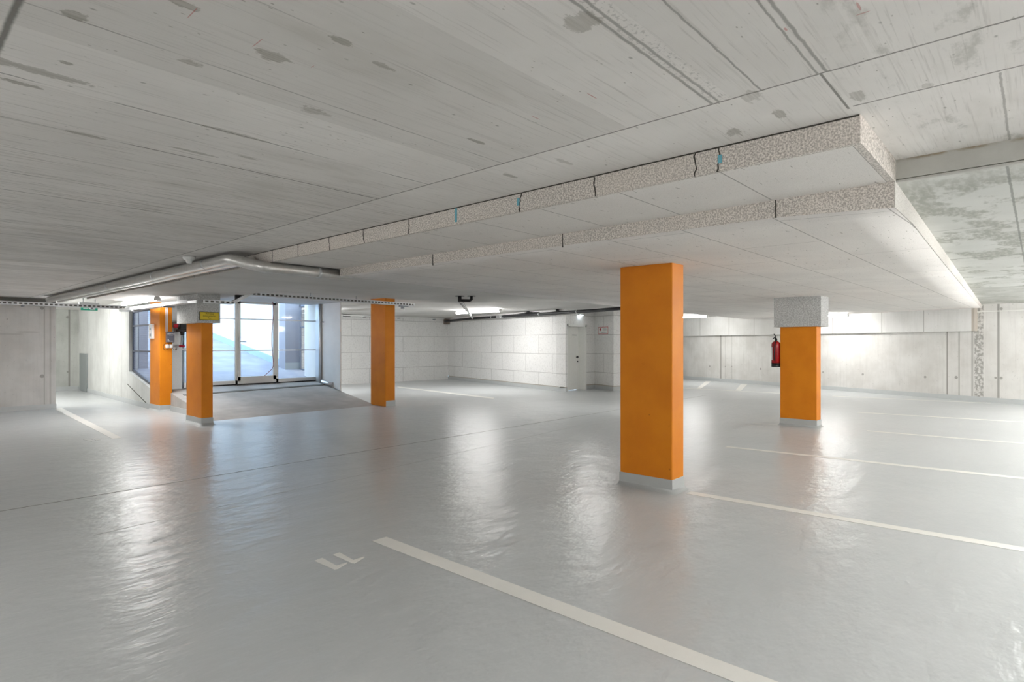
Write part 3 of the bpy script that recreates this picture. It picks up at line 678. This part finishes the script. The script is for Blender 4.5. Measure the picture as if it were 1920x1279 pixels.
p5 = pillar(4.36, 4.61, 14.43, 15.1, 2.62, 'orange pillar carrying the grey control box and white switch box')

# ------------------------------------------------------------------ floor markings
def stripe(poly, label, mat='line', cat='parking line'):
    o = MB().prism(poly, .0004, .0025).build('parking_stripe', M[mat], recenter=True)
    return tag(o, label, cat, 'white bay markings on the floor')
stripe([(2.58, -1.5), (2.71, -1.5), (2.71, 3.76), (2.58, 3.76)], 'nearest white bay stripe running to the bottom edge beside the digits')
stripe([(5.68, -2), (5.80, -2), (5.62, 2.62), (5.50, 2.62)], 'white bay stripe starting at the foot of the nearest orange pillar')
stripe([(8.76, -2), (8.88, -2), (8.46, 3.38), (8.36, 3.38)], 'thin white bay stripe between the nearest pillar and the extinguisher pillar')
stripe([(11.78, -2), (11.88, -2), (11.62, 2.2), (11.53, 2.2)], 'white bay stripe just behind and right of the extinguisher pillar')
stripe([(15.1, -2), (15.22, -2), (14.63, 2.95), (14.53, 2.95)], 'faint white bay stripe behind the extinguisher pillar, second from the far wall')
stripe([(19.0, .9), (19.1, .9), (18.66, 4.4), (18.55, 4.4)], 'thin white line close to the base of the far right wall')
stripe([(18.62, 4.9), (18.74, 4.9), (18.52, 11), (18.40, 11)], 'thin white line along the far bay fronts behind both right pillars')
stripe([(18.70, 8.39), (18.70, 8.53), (22.6, 9.92), (22.6, 9.70)], 'left one of the two short slanting bay stripes at the far wall')
stripe([(18.76, 7.07), (18.76, 7.25), (21.8, 8.22), (21.8, 7.98)], 'right one of the two short slanting bay stripes at the far wall')
q = [P(102, 766.8), P(115, 764.8), P(228, 821), P(211, 823.3)]
stripe([(v.x, v.y) for v in q], 'short broad white stripe running out from the end of the left wall')
q = [P(745, 724.6), P(745, 726.2), P(925, 748.2), P(926, 746)]
stripe([(v.x, v.y) for v in q], 'thin white stripe on the floor before the back block wall, right of the ramp pillar')
q = [P(1412, 792.6), P(1410, 794.4), P(1458, 798.2), P(1460, 796.2)]
stripe([(v.x, v.y) for v in q], 'short worn white dash left of the foot of the extinguisher pillar', 'line_worn')

def poly_px(pts, z=0): return [tuple(P(a_, b_).xy) for a_, b_ in pts]
nr = root('floor_number', P(636, 1052), 'white painted number 77 on the floor seen upside down, beside the nearest stripe', 'painted number')
MB().prism(poly_px([(589.4, 1052), (604.3, 1046.7), (631, 1061.2), (650.4, 1055.2), (651, 1057), (634, 1067), (627, 1068.6)]), .0004, .0025).build('digit', M['line'], nr)
MB().prism(poly_px([(623.7, 1040.8), (636.8, 1036.5), (662.5, 1050.6), (682, 1044.6), (683.5, 1046), (664, 1057), (659, 1056)]), .0004, .0025).build('digit', M['line'], nr)
nr = root('floor_number', P(172, 824), 'small white floor number beside the short stripe at the left wall', 'painted number')
MB().prism(poly_px([(156, 824.6), (158, 823.6), (176, 825.2), (173, 828)]), .0004, .0022).build('digit', M['line_worn'], nr)
MB().prism(poly_px([(170, 823.6), (178, 821.6), (181, 821.8), (175, 824.4)]), .0004, .0022).build('digit', M['line_worn'], nr)
MB().prism(poly_px([(177, 824.6), (187, 823.8), (188, 824.8), (180, 826)]), .0004, .0022).build('digit', M['line_worn'], nr)
nr = root('floor_number', P(1416, 797), 'worn white floor number left of the extinguisher pillar', 'painted number')
MB().prism(poly_px([(1400, 797), (1407, 796.4), (1416, 797.6), (1410, 798.2)]), .0004, .0022).build('digit', M['line_worn'], nr)
MB().prism(poly_px([(1415, 798.2), (1424, 798), (1431, 799), (1421, 799.8)]), .0004, .0022).build('digit', M['line_worn'], nr)

# ------------------------------------------------------------------ gate
gy = 14.9; gb = .475
gt = root('garage_gate', (6.6, gy, gb), 'light aluminium framed glass garage gate at the top of the ramp', 'gate')
f = MB()
f.box(4.74, 4.82, gy, gy + .05, gb, 2.66).box(8.38, 8.46, gy, gy + .05, gb, 2.66).box(6.19, 6.25, gy, gy + .05, gb, 2.66).box(7.24, 7.30, gy, gy + .05, gb, 2.66)
f.box(4.74, 8.46, gy, gy + .05, gb + .02, gb + .11).box(4.74, 8.46, gy, gy + .05, 2.60, 2.68)
f.build('gate_frame', M['gatealu'], gt)
for z in (1.335, 2.13):
    MB().box(4.8, 8.4, gy + .015, gy + .04, z - .013, z + .013).build('cross_rail', M['alu'], gt)
MB().box(4.72, 8.46, gy - .01, gy + .06, gb - .03, gb + .02).build('rubber_seal', M['rubber'], gt)
for x0, x1 in ((4.82, 6.19), (7.30, 8.38)):
    MB().box(x0, x1, gy + .02, gy + .026, gb + .11, 2.60).build('pane', M['glass'], gt)
wd = MB().box(6.255, 6.32, gy - .012, gy + .045, gb + .10, 2.58).box(7.16, 7.235, gy - .012, gy + .045, gb + .10, 2.58).box(6.255, 7.235, gy - .012, gy + .045, gb + .10, gb + .20).box(6.255, 7.235, gy - .012, gy + .045, 2.52, 2.58).build('wicket_door', M['gatealu'], gt)
MB().box(6.32, 7.16, gy + .01, gy + .016, gb + .2, 2.52).build('pane', M['glass'], wd)
MB().box(6.275, 6.315, gy - .03, gy - .012, 1.40, 1.70, .004).tube([(6.295, gy - .03, 1.56), (6.295, gy - .07, 1.56), (6.43, gy - .07, 1.555)], .011, 8).build('door_handle', M['alu'], wd)
# guides and side gear
gd = root('gate_guide', (4.9, 14.8, gb), 'grey steel gate guide column behind the control box pillar', 'gate guide')
MB().box(4.66, 4.93, 14.78, 14.86, gb - .02, 2.6).build('guide_post', M['zinc'], gd)
MB().box(4.95, 4.985, 14.79, 14.84, gb - .02, 2.6).build('track', M['steel'], gd)
MB().box(5.03, 5.07, 14.79, 14.84, gb - .02, 2.6).build('track', M['zinc'], gd)
MB().box(4.80, 5.16, 14.72, 14.78, 1.355, 1.40).build('bracket', M['zinc'], gd)
MB().box(4.96, 5.0, 14.74, 14.78, gb + .0, gb + .12).build('floor_bolt', M['alu'], gd)
gd2 = root('gate_guide', (8.45, 14.75, gb), 'pale metal gate guide beside the white jamb wall', 'gate guide')
MB().box(8.36, 8.40, 14.72, 14.88, RZ(14.8) - .01, 2.62).build('guide_post', M['zinc'], gd2)
MB().tube([(8.375, 14.67, RZ(14.67)), (8.375, 14.67, 2.6)], .035, 12).build('guide_tube', M['alu'], gd2)
MB().tube([(8.40, 14.55, 2.1), (8.36, 14.5, 2.1)], .02, 8).build('bolt', M['steel'], gd2)
gb_ = root('bumper', (8.38, 14.4, RZ(14.4)), 'curved shiny steel kick guard at the foot of the white jamb wall', 'guard')
MB().tube([(8.38, 14.55, RZ(14.55) + .07), (8.34, 14.46, RZ(14.46) + .06), (8.34, 14.2, RZ(14.2) + .07), (8.40, 14.08, RZ(14.1) + .07)], .05, 12).build('rail', M['alu'], gb_)
op = root('gate_opener', (4.95, 14.55, 1.9), 'black gate motor with a red knob beside the control box pillar', 'gate motor')
MB().box(4.88, 5.02, 14.5, 14.68, 1.82, 2.03, .02).tube([(4.95, 14.58, 1.84), (4.95, 14.58, 1.70)], [.06, .04], 14).box(4.84, 5.06, 14.52, 14.66, 1.78, 1.84, .01).build('motor', M['black'], op)
MB().tube([(4.70, 14.56, 1.935), (4.88, 14.58, 1.935)], .055, 14).box(4.90, 4.96, 14.66, 14.79, 1.88, 1.98).build('gear_housing', M['steel'], op)
MB().tube([(4.74, 14.49, 1.91), (4.82, 14.49, 1.91)], .045, 14).build('release_knob', M['redcap'], op)
MB().tube([(4.93, 14.6, 1.7), (4.93, 14.62, 1.47)], .006, 6).tube([(4.97, 14.6, 1.7), (4.99, 14.62, 1.6), (4.98, 14.62, 1.47)], .006, 6).build('chain', M['black'], op)
MB().tube([(4.89, 14.6, 1.45), (5.0, 14.6, 1.45)], .028, 10).build('chain_end', M['redcap'], op)
op.location.x -= .08
cb = root('hanging_cable', (7.12, gy - .08, 2.5), 'thin dark red cable hanging down the right side of the wicket door', 'cable')
pts = []
for i in range(25):
    k = i / 24; z = 2.66 - k * 1.98; pts.append((7.115 + .025 * math.sin(k * 9) + (.0 if k < .9 else -(k - .9) * 2.2), gy - .06, z))
MB().tube(pts, .007, 6).build('cable', M['wire'], cb)
MB().tube([(7.13, gy - .06, 2.62), (7.13, gy - .06, 2.80)], .013, 6).build('plug', M['redcap'], cb)

# control gear on the pillar (front face y = 14.43, side face x = 4.36)
kb = root('control_box', (4.56, 14.38, 1.6), 'slate grey gate control box with white lettering on the orange pillar', 'control box')
MB().box(4.475, 4.63, 14.34, 14.43, 1.535, 1.775, .006).build('housing', M['boxgrey'], kb)
text('lettering', 'CRAWA', .042, (4.555, 14.338, 1.722), math.pi / 2, 0, M['pvc'], kb)
MB().box(4.515, 4.60, 14.3375, 14.34, 1.69, 1.695).box(4.492, 4.512, 14.3375, 14.34, 1.585, 1.605).box(4.488, 4.53, 14.3375, 14.34, 1.556, 1.576).box(4.545, 4.60, 14.3375, 14.34, 1.558, 1.568).build('printing', M['pvc'], kb)
for x, lb in ((4.50, 'left white junction box under the grey control box'), (4.575, 'right white junction box under the grey control box')):
    jb = root('junction_box', (x, 14.4, 1.4), lb, 'junction box', 'junction boxes on the orange pillar')
    MB().box(x - .03, x + .03, 14.375, 14.43, 1.41, 1.49, .005).build('housing', M['pvc'], jb)
    MB().box(x - .025, x + .025, 14.371, 14.376, 1.415, 1.485, .002).build('lid', M['white'], jb)
cl = root('looped_cable', (4.47, 14.40, 1.42), 'thin black cable looping down from the white junction boxes', 'cable')
MB().tube([(4.475 - .055 * math.sin(a_) * 1.0, 14.41, 1.43 + .075 * math.cos(a_)) for a_ in [i * .25 for i in range(12)]] + [(4.52, 14.41, 1.37), (4.52, 14.40, 1.41)], .004, 6).build('cable', M['black'], cl)
MB().tube([(4.6, 14.40, 1.41), (4.63, 14.40, 1.37), (4.68, 14.42, 1.36)], .005, 6).build('cable', M['black'], cl)
for x, lb in ((4.478, 'left thin white conduit above the control box'), (4.51, 'right thin white conduit above the control box')):
    o = MB().tube([(x, 14.415, 1.775), (x, 14.415, 2.40)], .009, 8).build('conduit', M['pvc'], recenter=True); tag(o, lb, 'conduit', 'conduits on the orange pillar')
sb = root('switch_box', (4.34, 14.85, 1.7), 'white switch box on the left face of the control box pillar', 'switch')
MB().box(4.31, 4.36, 14.78, 15.02, 1.62, 1.95, .006).build('housing', M['pvc'], sb)
for z in (1.84, 1.70): MB().box(4.303, 4.312, 14.86, 14.94, z - .03, z + .03, .003).build('button', M['steel'], sb)

# warning sign on the capital
sg = root('warning_sign', (4.23, 11.26, 2.0), 'yellow warning sign with black German text on the pillar capital', 'sign')
MB().box(4.045, 4.385, 11.258, 11.268, 1.935, 2.085).build('sign_plate', M['ink'], sg)
MB().box(4.053, 4.377, 11.2565, 11.2585, 1.943, 2.077).build('sign_face', M['yellow'], sg)
text('lettering', 'Achtung', .036, (4.215, 11.256, 2.053), math.pi / 2, 0, M['ink'], sg, 1.15)
text('lettering', 'automatisches', .036, (4.215, 11.256, 2.012), math.pi / 2, 0, M['ink'], sg, 1.1)
text('lettering', 'Tor', .036, (4.215, 11.256, 1.970), math.pi / 2, 0, M['ink'], sg, 1.15)
# notice on the block wall
ns = root('wall_notice', (16.436, 10.65, 1.94), 'small white notice with a thin red border on the block wall right of the door', 'sign')
xa = 16.436
MB().box(xa - .012, xa, 10.37, 10.93, 1.82, 2.06).build('sign_plate', M['white'], ns)
m_ = MB()
for y0, y1, z0, z1 in ((10.37, 10.93, 2.045, 2.06), (10.37, 10.93, 1.82, 1.835), (10.37, 10.385, 1.82, 2.06), (10.915, 10.93, 1.82, 2.06)): m_.box(xa - .0145, xa - .012, y0, y1, z0, z1)
m_.build('border', M['redcap'], ns)
m_ = MB()
for y0, y1, z0, z1 in ((10.45, 10.66, 2.0, 2.015), (10.45, 10.66, 1.97, 1.98), (10.45, 10.66, 1.93, 1.94), (10.45, 10.74, 1.875, 1.89)): m_.box(xa - .0145, xa - .012, y0, y1, z0, z1)
m_.build('printing', M['steel'], ns)
MB().tube([(xa - .0145, 10.82, 1.975), (xa - .012, 10.82, 1.975)], .045, 20).build('symbol', M['redcap'], ns)

ns.location = (16.222, 10.60, 1.94); ns.rotation_euler.z = math.radians(-22.4)
# fire extinguisher on the left face of pillar 4
ex = root('fire_extinguisher', (11.385, 3.645, 1.06), 'red fire extinguisher hanging on the left side of the pillar with the capital', 'fire extinguisher')
cx, cy, ez, R_ = 11.375, 3.637, 1.07, .078
MB().lathe((cx, cy, ez + .07), [(R_, 0), (R_, .345), (R_ * .93, .375), (R_ * .7, .398), (R_ * .35, .412), (.02, .42)], 28).build('cylinder', M['red'], ex)
MB().lathe((cx, cy, ez), [(R_ * .97, 0), (R_ * 1.01, .01), (R_ * 1.01, .075)], 28).build('base_ring', M['black'], ex)
MB().lathe((cx, cy, ez + .475), [(.02, 0), (.023, .01), (.023, .05), (.014, .06)], 14).build('valve', M['black'], ex)
MB().tube([(cx, cy, ez + .53), (cx - .01, cy + .03, ez + .545), (cx - .01, cy + .055, ez + .52)], .008, 8).tube([(cx, cy, ez + .53), (cx - .005, cy + .01, ez + .58), (cx - .01, cy + .035, ez + .615)], .009, 8).build('handle', M['black'], ex)
MB().tube([(cx - .02, cy, ez + .5), (cx - .07, cy - .02, ez + .5), (cx - .095, cy - .01, ez + .4), (cx - .092, cy, ez + .2), (cx - .09, cy, ez + .12)], .009, 8).build('hose', M['black'], ex)
m_ = MB()
for k in range(9):
    a0 = math.radians(150 - k * 9); a1 = math.radians(150 - (k + 1) * 9); r_ = R_ + .0008
    m_.hull([(cx + r_ * math.cos(a0), cy + r_ * math.sin(a0), ez + .13), (cx + r_ * math.cos(a1), cy + r_ * math.sin(a1), ez + .13), (cx + r_ * math.cos(a1), cy + r_ * math.sin(a1), ez + .37), (cx + r_ * math.cos(a0), cy + r_ * math.sin(a0), ez + .37)], [(0, 1, 2, 3)])
m_.build('sticker', M['pvc'], ex)

# ------------------------------------------------------------------ cable trays
def tray(p, q, z, w, h, label, mat='tray', name='cable_tray', slots=True, brackets=(), side=1):
    """perforated U channel from p to q, underside at z"""
    p = Vector(p); q = Vector(q); L = (q - p).length; d = (q - p) / L; n = Vector((-d.y, d.x))
    r = root(name, (*((p + q) / 2), z), label, 'cable tray', 'galvanised cable trays')
    def bar(m, a_, b_, o0, o1, z0, z1):
        m.prism([tuple(p + d * a_ + n * o0), tuple(p + d * b_ + n * o0), tuple(p + d * b_ + n * o1), tuple(p + d * a_ + n * o1)], z0, z1)
    m = MB(); bar(m, 0, L, -w / 2, w / 2, z, z + .003); m.build('tray_floor', M[mat], r)
    for sgn in (-1, 1):
        m = MB(); o0, o1 = sorted((sgn * w / 2, sgn * (w / 2 - .003)))
        if slots:
            bar(m, 0, L, o0, o1, z, z + h * .27); bar(m, 0, L, o0, o1, z + h * .73, z + h)
            k = 0.0
            while k < L: bar(m, k, min(L, k + .035), o0, o1, z + h * .27, z + h * .73); k += .09
        else: bar(m, 0, L, o0, o1, z, z + h)
        m.build('tray_side', M[mat], r)
    if slots:
        MB().tube([(*(p + d * .02), z + h * .5), (*(q - d * .02), z + h * .5)], h * .42, 8).build('dark_slot_rod', M['darkgrey'], r)  # dark rod added inside the channel so its slots look shaded
    for a_ in brackets:
        m = MB(); bar(m, a_ - .02, a_ + .02, -w / 2 - .02, w / 2 + .02, z - .03, z); bar(m, a_ - .012, a_ + .012, -.012, .012, z - .09, z - .03) if False else None
        m.build('bracket', M['steel'], r)
    return r
t1 = tray((-2, 16.76), (4.30, 16.76), 2.36, .16, .075, 'perforated cable tray crossing in front of the left concrete wall', brackets=(3.2, 4.34, 5.6))
t2 = tray((3.93, 11.3), (3.93, 15.5), 2.235, .16, .06, 'bright cable tray running along the wall above the mesh window', slots=False, brackets=(1.2, 3.2))
t3 = tray((4.04, 11.14), (4.56, 11.12), 2.235, .14, .06, 'short perforated tray across the front of the grey capital')
t4 = tray((4.80, 10.95), (8.78, 11.13), 2.40, .14, .07, 'long perforated cable tray hung before the gate, ending past the ramp pillar')
for px_, yy in ((586, 11.0), (668, 11.07)):
    x_ = 6.06 if px_ == 586 else 7.18
    o = MB().tube([(x_, yy, 2.40), (x_, yy, 2.60)], .006, 6).build('hanger_rod', M['steel'], t4)
    MB().box(x_ - .02, x_ + .04, yy - .02, yy + .02, 2.585, 2.6).build('hanger_plate', M['steel'], t4)
tl = root('tray_offset', (4.68, 11.03, 2.25), 'angled galvanised offset joining the capital tray to the long tray', 'cable tray')
MB().hull([(4.56, 11.05, 2.235), (4.80, 10.88, 2.40), (4.80, 11.02, 2.40), (4.56, 11.19, 2.235), (4.56, 11.05, 2.295), (4.80, 10.88, 2.47), (4.80, 11.02, 2.47), (4.56, 11.19, 2.295)],
          [(0, 1, 2, 3), (4, 5, 6, 7), (0, 1, 5, 4), (1, 2, 6, 5), (2, 3, 7, 6), (3, 0, 4, 7)]).build('tray_body', M['tray'], tl)
MB().box(4.60, 4.70, 11.04, 11.10, 2.33, 2.42).build('coupling', M['black'], tl)
t5 = tray((11.2, 18.98), (16.25, 18.55), 2.53, .12, .045, 'pale cable tray along the top of the back block wall', mat='white', slots=False, brackets=(1.4, 2.9, 4.6))
t6 = tray((9.35, 13.0), (9.35, 18.9), 2.44, .1, .05, 'pale cable tray running to the back wall beside the white jamb wall', mat='white', slots=False)
ds = root('motion_detector', (8.45, 11.05, 2.34), 'tiny metal bracket with a white detector under the end of the long tray', 'detector')
MB().box(8.36, 8.60, 11.06, 11.12, 2.375, 2.398).box(8.42, 8.47, 11.05, 11.12, 2.33, 2.375).build('bracket', M['steel'], ds)
MB().lathe((8.44, 11.03, 2.29), [(.008, 0), (.02, .008), (.022, .03), (.015, .045)], 12).build('sensor', M['pvc'], ds)
# openings high in the block wall
for (y0, y1, z0, z1, nm) in ((.0, .0, 2.60, 2.60, ''),): pass
hb = root('wall_opening', (16.6, 18.6, 2.4), 'small square raw opening in the block wall corner where the black pipe ends', 'wall opening')
MB().box(16.36, 16.60, 18.52, 18.66, 2.33, 2.56).build('recess', M['hole'], hb)
for x_, z0, z1, lb in ((12.05, 2.66, 2.8, ''),): pass
hb = root('wall_opening', (12.0, 19.05, 2.5), 'dark little junction opening in the back wall beside the pale tray', 'wall opening')
wv = P(645, 576, 2.6)
MB().box(11.82, 12.10, 19.03, 19.09, 2.63 - .12, 2.60 - .005).build('recess', M['black'], hb)

# ------------------------------------------------------------------ ducts and pipes
def duct(pts, r, label, mat='foil', bands=(), name='insulated_pipe', cat='pipe', group=None, bandmat='zinc'):
    o = root(name, pts[0], label, cat, group)
    path = []
    pts = [Vector(p) for p in pts]
    for i, p in enumerate(pts):
        if 0 < i < len(pts) - 1:
            a_ = (pts[i - 1] - p).normalized(); b_ = (pts[i + 1] - p).normalized(); k = r * 1.3
            for t_ in (0, .25, .5, .75, 1):
                A_ = p + a_ * k; B_ = p + b_ * k
                path.append(A_ * (1 - t_) ** 2 + p * 2 * t_ * (1 - t_) + B_ * t_ ** 2)
        else: path.append(p)
    MB().tube(path, r, 20).build('pipe_run', M[mat], o)
    for c_, d_ in bands:
        c_ = Vector(c_); d_ = Vector(d_).normalized() * .018
        MB().tube([c_ - d_, c_ + d_], r + .004, 20).build('clamp_ring', M[bandmat], o)
    return o
duct([(2.66, 15.9, 2.455), (2.74, 6.72, 2.452), (2.93, 6.33, 2.345), (4.05, 6.35, 2.352)], .062, 'foil wrapped heating pipe running along the ceiling step, bending under it',
     bands=[((2.735, 7.4, 2.453), (0, 1, 0)), ((2.72, 9.2, 2.454), (0, 1, 0)), ((2.70, 11.4, 2.454), (0, 1, 0)), ((3.6, 6.34, 2.346), (1, 0, 0))], group='foil wrapped heating pipes')
duct([(2.84, 15.9, 2.452), (2.895, 6.95, 2.452), (2.93, 6.62, 2.445)], .05, 'second foil wrapped pipe tight behind the first, beside the board edge', group='foil wrapped heating pipes')
# black waste pipe along the door wall
duct([(16.35, 18.55, 2.45), (15.55, 16.2, 2.47), (13.9, 9.2, 2.455), (13.2, 7.4, 2.45)], .048, 'long black waste pipe hanging along the block wall above the door', 'black', name='waste_pipe', group=None,
     bands=[((15.2, 14.7, 2.466), (-.23, -.97, 0)), ((14.55, 11.95, 2.46), (-.23, -.97, 0)), ((14.12, 10.15, 2.456), (-.23, -.97, 0))], bandmat='zinc')
wa, wb = P(932, 594.5, 2.46), P(984, 590.5, 2.48)
duct([wa, wa.lerp(wb, .5), wb], .055, 'pale plastic wrapped pipe alongside the black waste pipe', 'alu', name='wrapped_pipe',
     bands=[(wa.lerp(wb, .15), wb - wa), (wa.lerp(wb, .85), wb - wa)], bandmat='pvc')
jt = root('pipe_junction', (13.8, 10.8, 2.5), 'cluster of black pipe fittings under the ceiling left of the door', 'pipe fitting')
MB().tube([(13.92, 11.3, 2.50), (13.80, 10.8, 2.51), (13.66, 10.2, 2.50)], [.055, .07, .05], 14).tube([(13.80, 10.8, 2.5), (13.80, 10.8, 2.60)], .06, 12).build('tee', M['black'], jt)
MB().tube([(13.62, 10.1, 2.47), (13.35, 9.1, 2.48)], .05, 12).tube([(13.4, 9.25, 2.48), (13.4, 9.25, 2.60)], .05, 12).build('branch', M['black'], jt)
jo = P(990, 589.5, 2.5); jt.location.x += jo.x - 13.8; jt.location.y += jo.y - 10.8
# siphon and wrapped drop pipe
q1 = P(862, 556, 2.40); q2 = P(884, 556, 2.40)
dp = root('drain_siphon', (q1.x, q1.y, 2.3), 'black drain siphon under the ceiling with a ringed silver pipe', 'pipe fitting')
MB().tube([(q1.x, q1.y, 2.41), (q1.x, q1.y, 2.30)], .034, 14).tube([(q2.x, q2.y, 2.41), (q2.x, q2.y, 2.345), (q2.x - .03, q2.y + .02, 2.32), (q1.x + .02, q1.y - .01, 2.325)], .028, 12).lathe((q1.x, q1.y, 2.400), [(.09, 0), (.09, .008)], 20).lathe((q2.x, q2.y, 2.400), [(.08, 0), (.08, .008)], 20).build('siphon', M['black'], dp)
q3 = P(864, 566, 2.33); q4 = Vector((14.9, 15.2, 2.47))
q4 = P(886, 598, 2.47 - .0) if False else P(886.5, 597.2, 2.485)
MB().tube([q3, q4], .030 * 1.1, 14).build('drop_pipe', M['pvc'], dp)
for i in range(9):
    t_ = (i + .5) / 9; t_ = t_ ** 1.9 * .8; c_ = q3 * (1 - t_) + q4 * t_; d_ = (q4 - q3).normalized() * .008
    MB().tube([c_ - d_ * (1 + 3 * t_), c_ + d_ * (1 + 3 * t_)], .038, 14).build('clamp_ring', M['black'], dp)

# smoke detector
sd = root('smoke_detector', (2.56, 7.45, 2.535), 'round white smoke detector on the concrete ceiling next to the foil pipe', 'smoke detector')
MB().lathe((2.56, 7.45, 2.45), [(.018, 0), (.03, .004), (.034, .03), (.062, .045), (.068, .06), (.068, .084)], 24).build('housing', M['pvc'], sd)

# ------------------------------------------------------------------ luminaires
def lamp(x, y0, y1, z, label, zc=None, mat='tube', group='fluorescent ceiling lights', bare=False):
    r = root('ceiling_light', (x, (y0 + y1) / 2, z), label, 'ceiling light', group)
    zc = zc or z + .09
    MB().box(x - .045, x + .045, y0, y1, z + .035, zc, .004).build('housing', M['pvc'], r)
    if bare:      # open batten of the added fill lights: the naked tube hangs below its housing and also lights the slab
        MB().tube([(x, y0 + .03, z - .06), (x, y1 - .03, z - .06)], .05, 14).build('tube', M[mat], r)
        for e in (y0 + .02, y1 - .02): MB().box(x - .03, x + .03, e - .015, e + .015, z - .11, z + .05).build('end_cap', M['pvc'], r)
        return r
    m = MB(); n = 10; ring = []
    for e in (y0 + .03, y1 - .03):
        ring.append([m.b.verts.new((x - .055 * math.cos(math.pi * i / n), e, z + .035 - .045 * math.sin(math.pi * i / n))) for i in range(n + 1)])
    for i in range(n): m.b.faces.new((ring[0][i], ring[0][i + 1], ring[1][i + 1], ring[1][i]))
    m.b.faces.new(ring[0]); m.b.faces.new(ring[1][::-1]); m.b.faces.new((ring[0][0], ring[1][0], ring[1][-1], ring[0][-1]))
    m.build('diffuser', M[mat], r)
    for e0, e1 in ((y0, y0 + .03), (y1 - .03, y1)): MB().box(x - .058, x + .058, e0, e1, z - .012, z + .05, .005).build('end_cap', M['pvc'], r)
    return r
lamp(3.72, 12.45, 14.6, 2.335, 'lit ceiling light left of the grey capital above the tray', zc=2.41, mat='tube_mid')
lamp(3.0, 17.5, 18.9, 2.51, 'lit ceiling light in the far left corridor', mat='tube_mid')
lamp(1.6, 20.3, 21.9, 2.51, 'unseen corridor ceiling light added behind the left concrete wall')  # added out of sight to brighten the corridor side wall
lamp(1.6, 17.6, 19.2, 2.51, 'second unseen corridor ceiling light added behind the left concrete wall')  # another unseen lamp, added for the same corridor wall
lamp(13.1, 12.3, 14.3, 2.50, 'lit ceiling light glowing behind the black waste pipe')
lamp(11.3, 7.2, 8.05, 2.525, 'ceiling light hidden above the edge of the lower board field')
lamp(20.9, 9.1, 10.4, 2.50, 'lit ceiling light right of the nearest pillar at the far wall')
lamp(19.6, 4.2, 5.6, 2.33, 'lit ceiling light right behind the extinguisher pillar', zc=2.44)
lamp(9.6, 16.0, 17.4, 2.50, 'lit ceiling light behind the white jamb wall')
for x_, y_, z_, m_ in ((-1.8, 3.5, 2.42, 'tube_low'), (-1.8, 9.5, 2.42, 'tube_low'), (1.0, -2.8, 2.42, 'tube_low'), (4.4, -2.8, 2.30, 'tube_open'),
                   (7.4, -2.6, 2.32, 'tube_open'), (10.2, -2.4, 2.34, 'tube_open'), (12.8, -2.2, 2.36, 'tube_open'), (15.2, -2.0, 2.38, 'tube_open'), (17.2, -2.4, 2.39, 'tube_open')):
    lamp(x_, y_, y_ + 1.5, z_, 'unseen fill light of the row added outside the view', mat=m_, group='added fill lights outside the view', bare=True)  # unseen lamps added to brighten the near half; floor glare implies one far right
# exit signs
xs_ = root('exit_sign', (3.62, 17.05, 2.4), 'small green lit emergency exit sign in the corridor at the left', 'exit sign')
e1_ = P(156, 569, 2.5); MB().box(3.42, 3.82, 17.0, 17.06, 2.44, 2.50, .005).build('housing', M['pvc'], xs_)
MB().tube([(3.5, 17.03, 2.5), (3.5, 17.03, 2.6)], .008, 8).tube([(3.74, 17.03, 2.5), (3.74, 17.03, 2.6)], .008, 8).build('hanger', M['steel'], xs_)
MB().box(3.43, 3.81, 17.0, 17.05, 2.415, 2.44).build('lamp_strip', M['tube_cool'], xs_)
MB().box(3.45, 3.79, 17.02, 17.03, 2.31, 2.415).build('sign_face', M['green'], xs_)
MB().box(3.64, 3.74, 17.017, 17.02, 2.33, 2.39).box(3.50, 3.60, 17.017, 17.02, 2.345, 2.36).build('pictogram', M['pvc'], xs_)
xd = root('emergency_light', (15.4, 10.93, 2.4), 'small bluish emergency light on the wall above the white door', 'emergency light')
MB().box(15.30, 15.52, 10.90, 10.985, 2.43, 2.50, .01).build('housing', M['pvc'], xd)
MB().box(15.31, 15.51, 10.895, 10.97, 2.415, 2.43).build('lens', M['tube_cool'], xd)
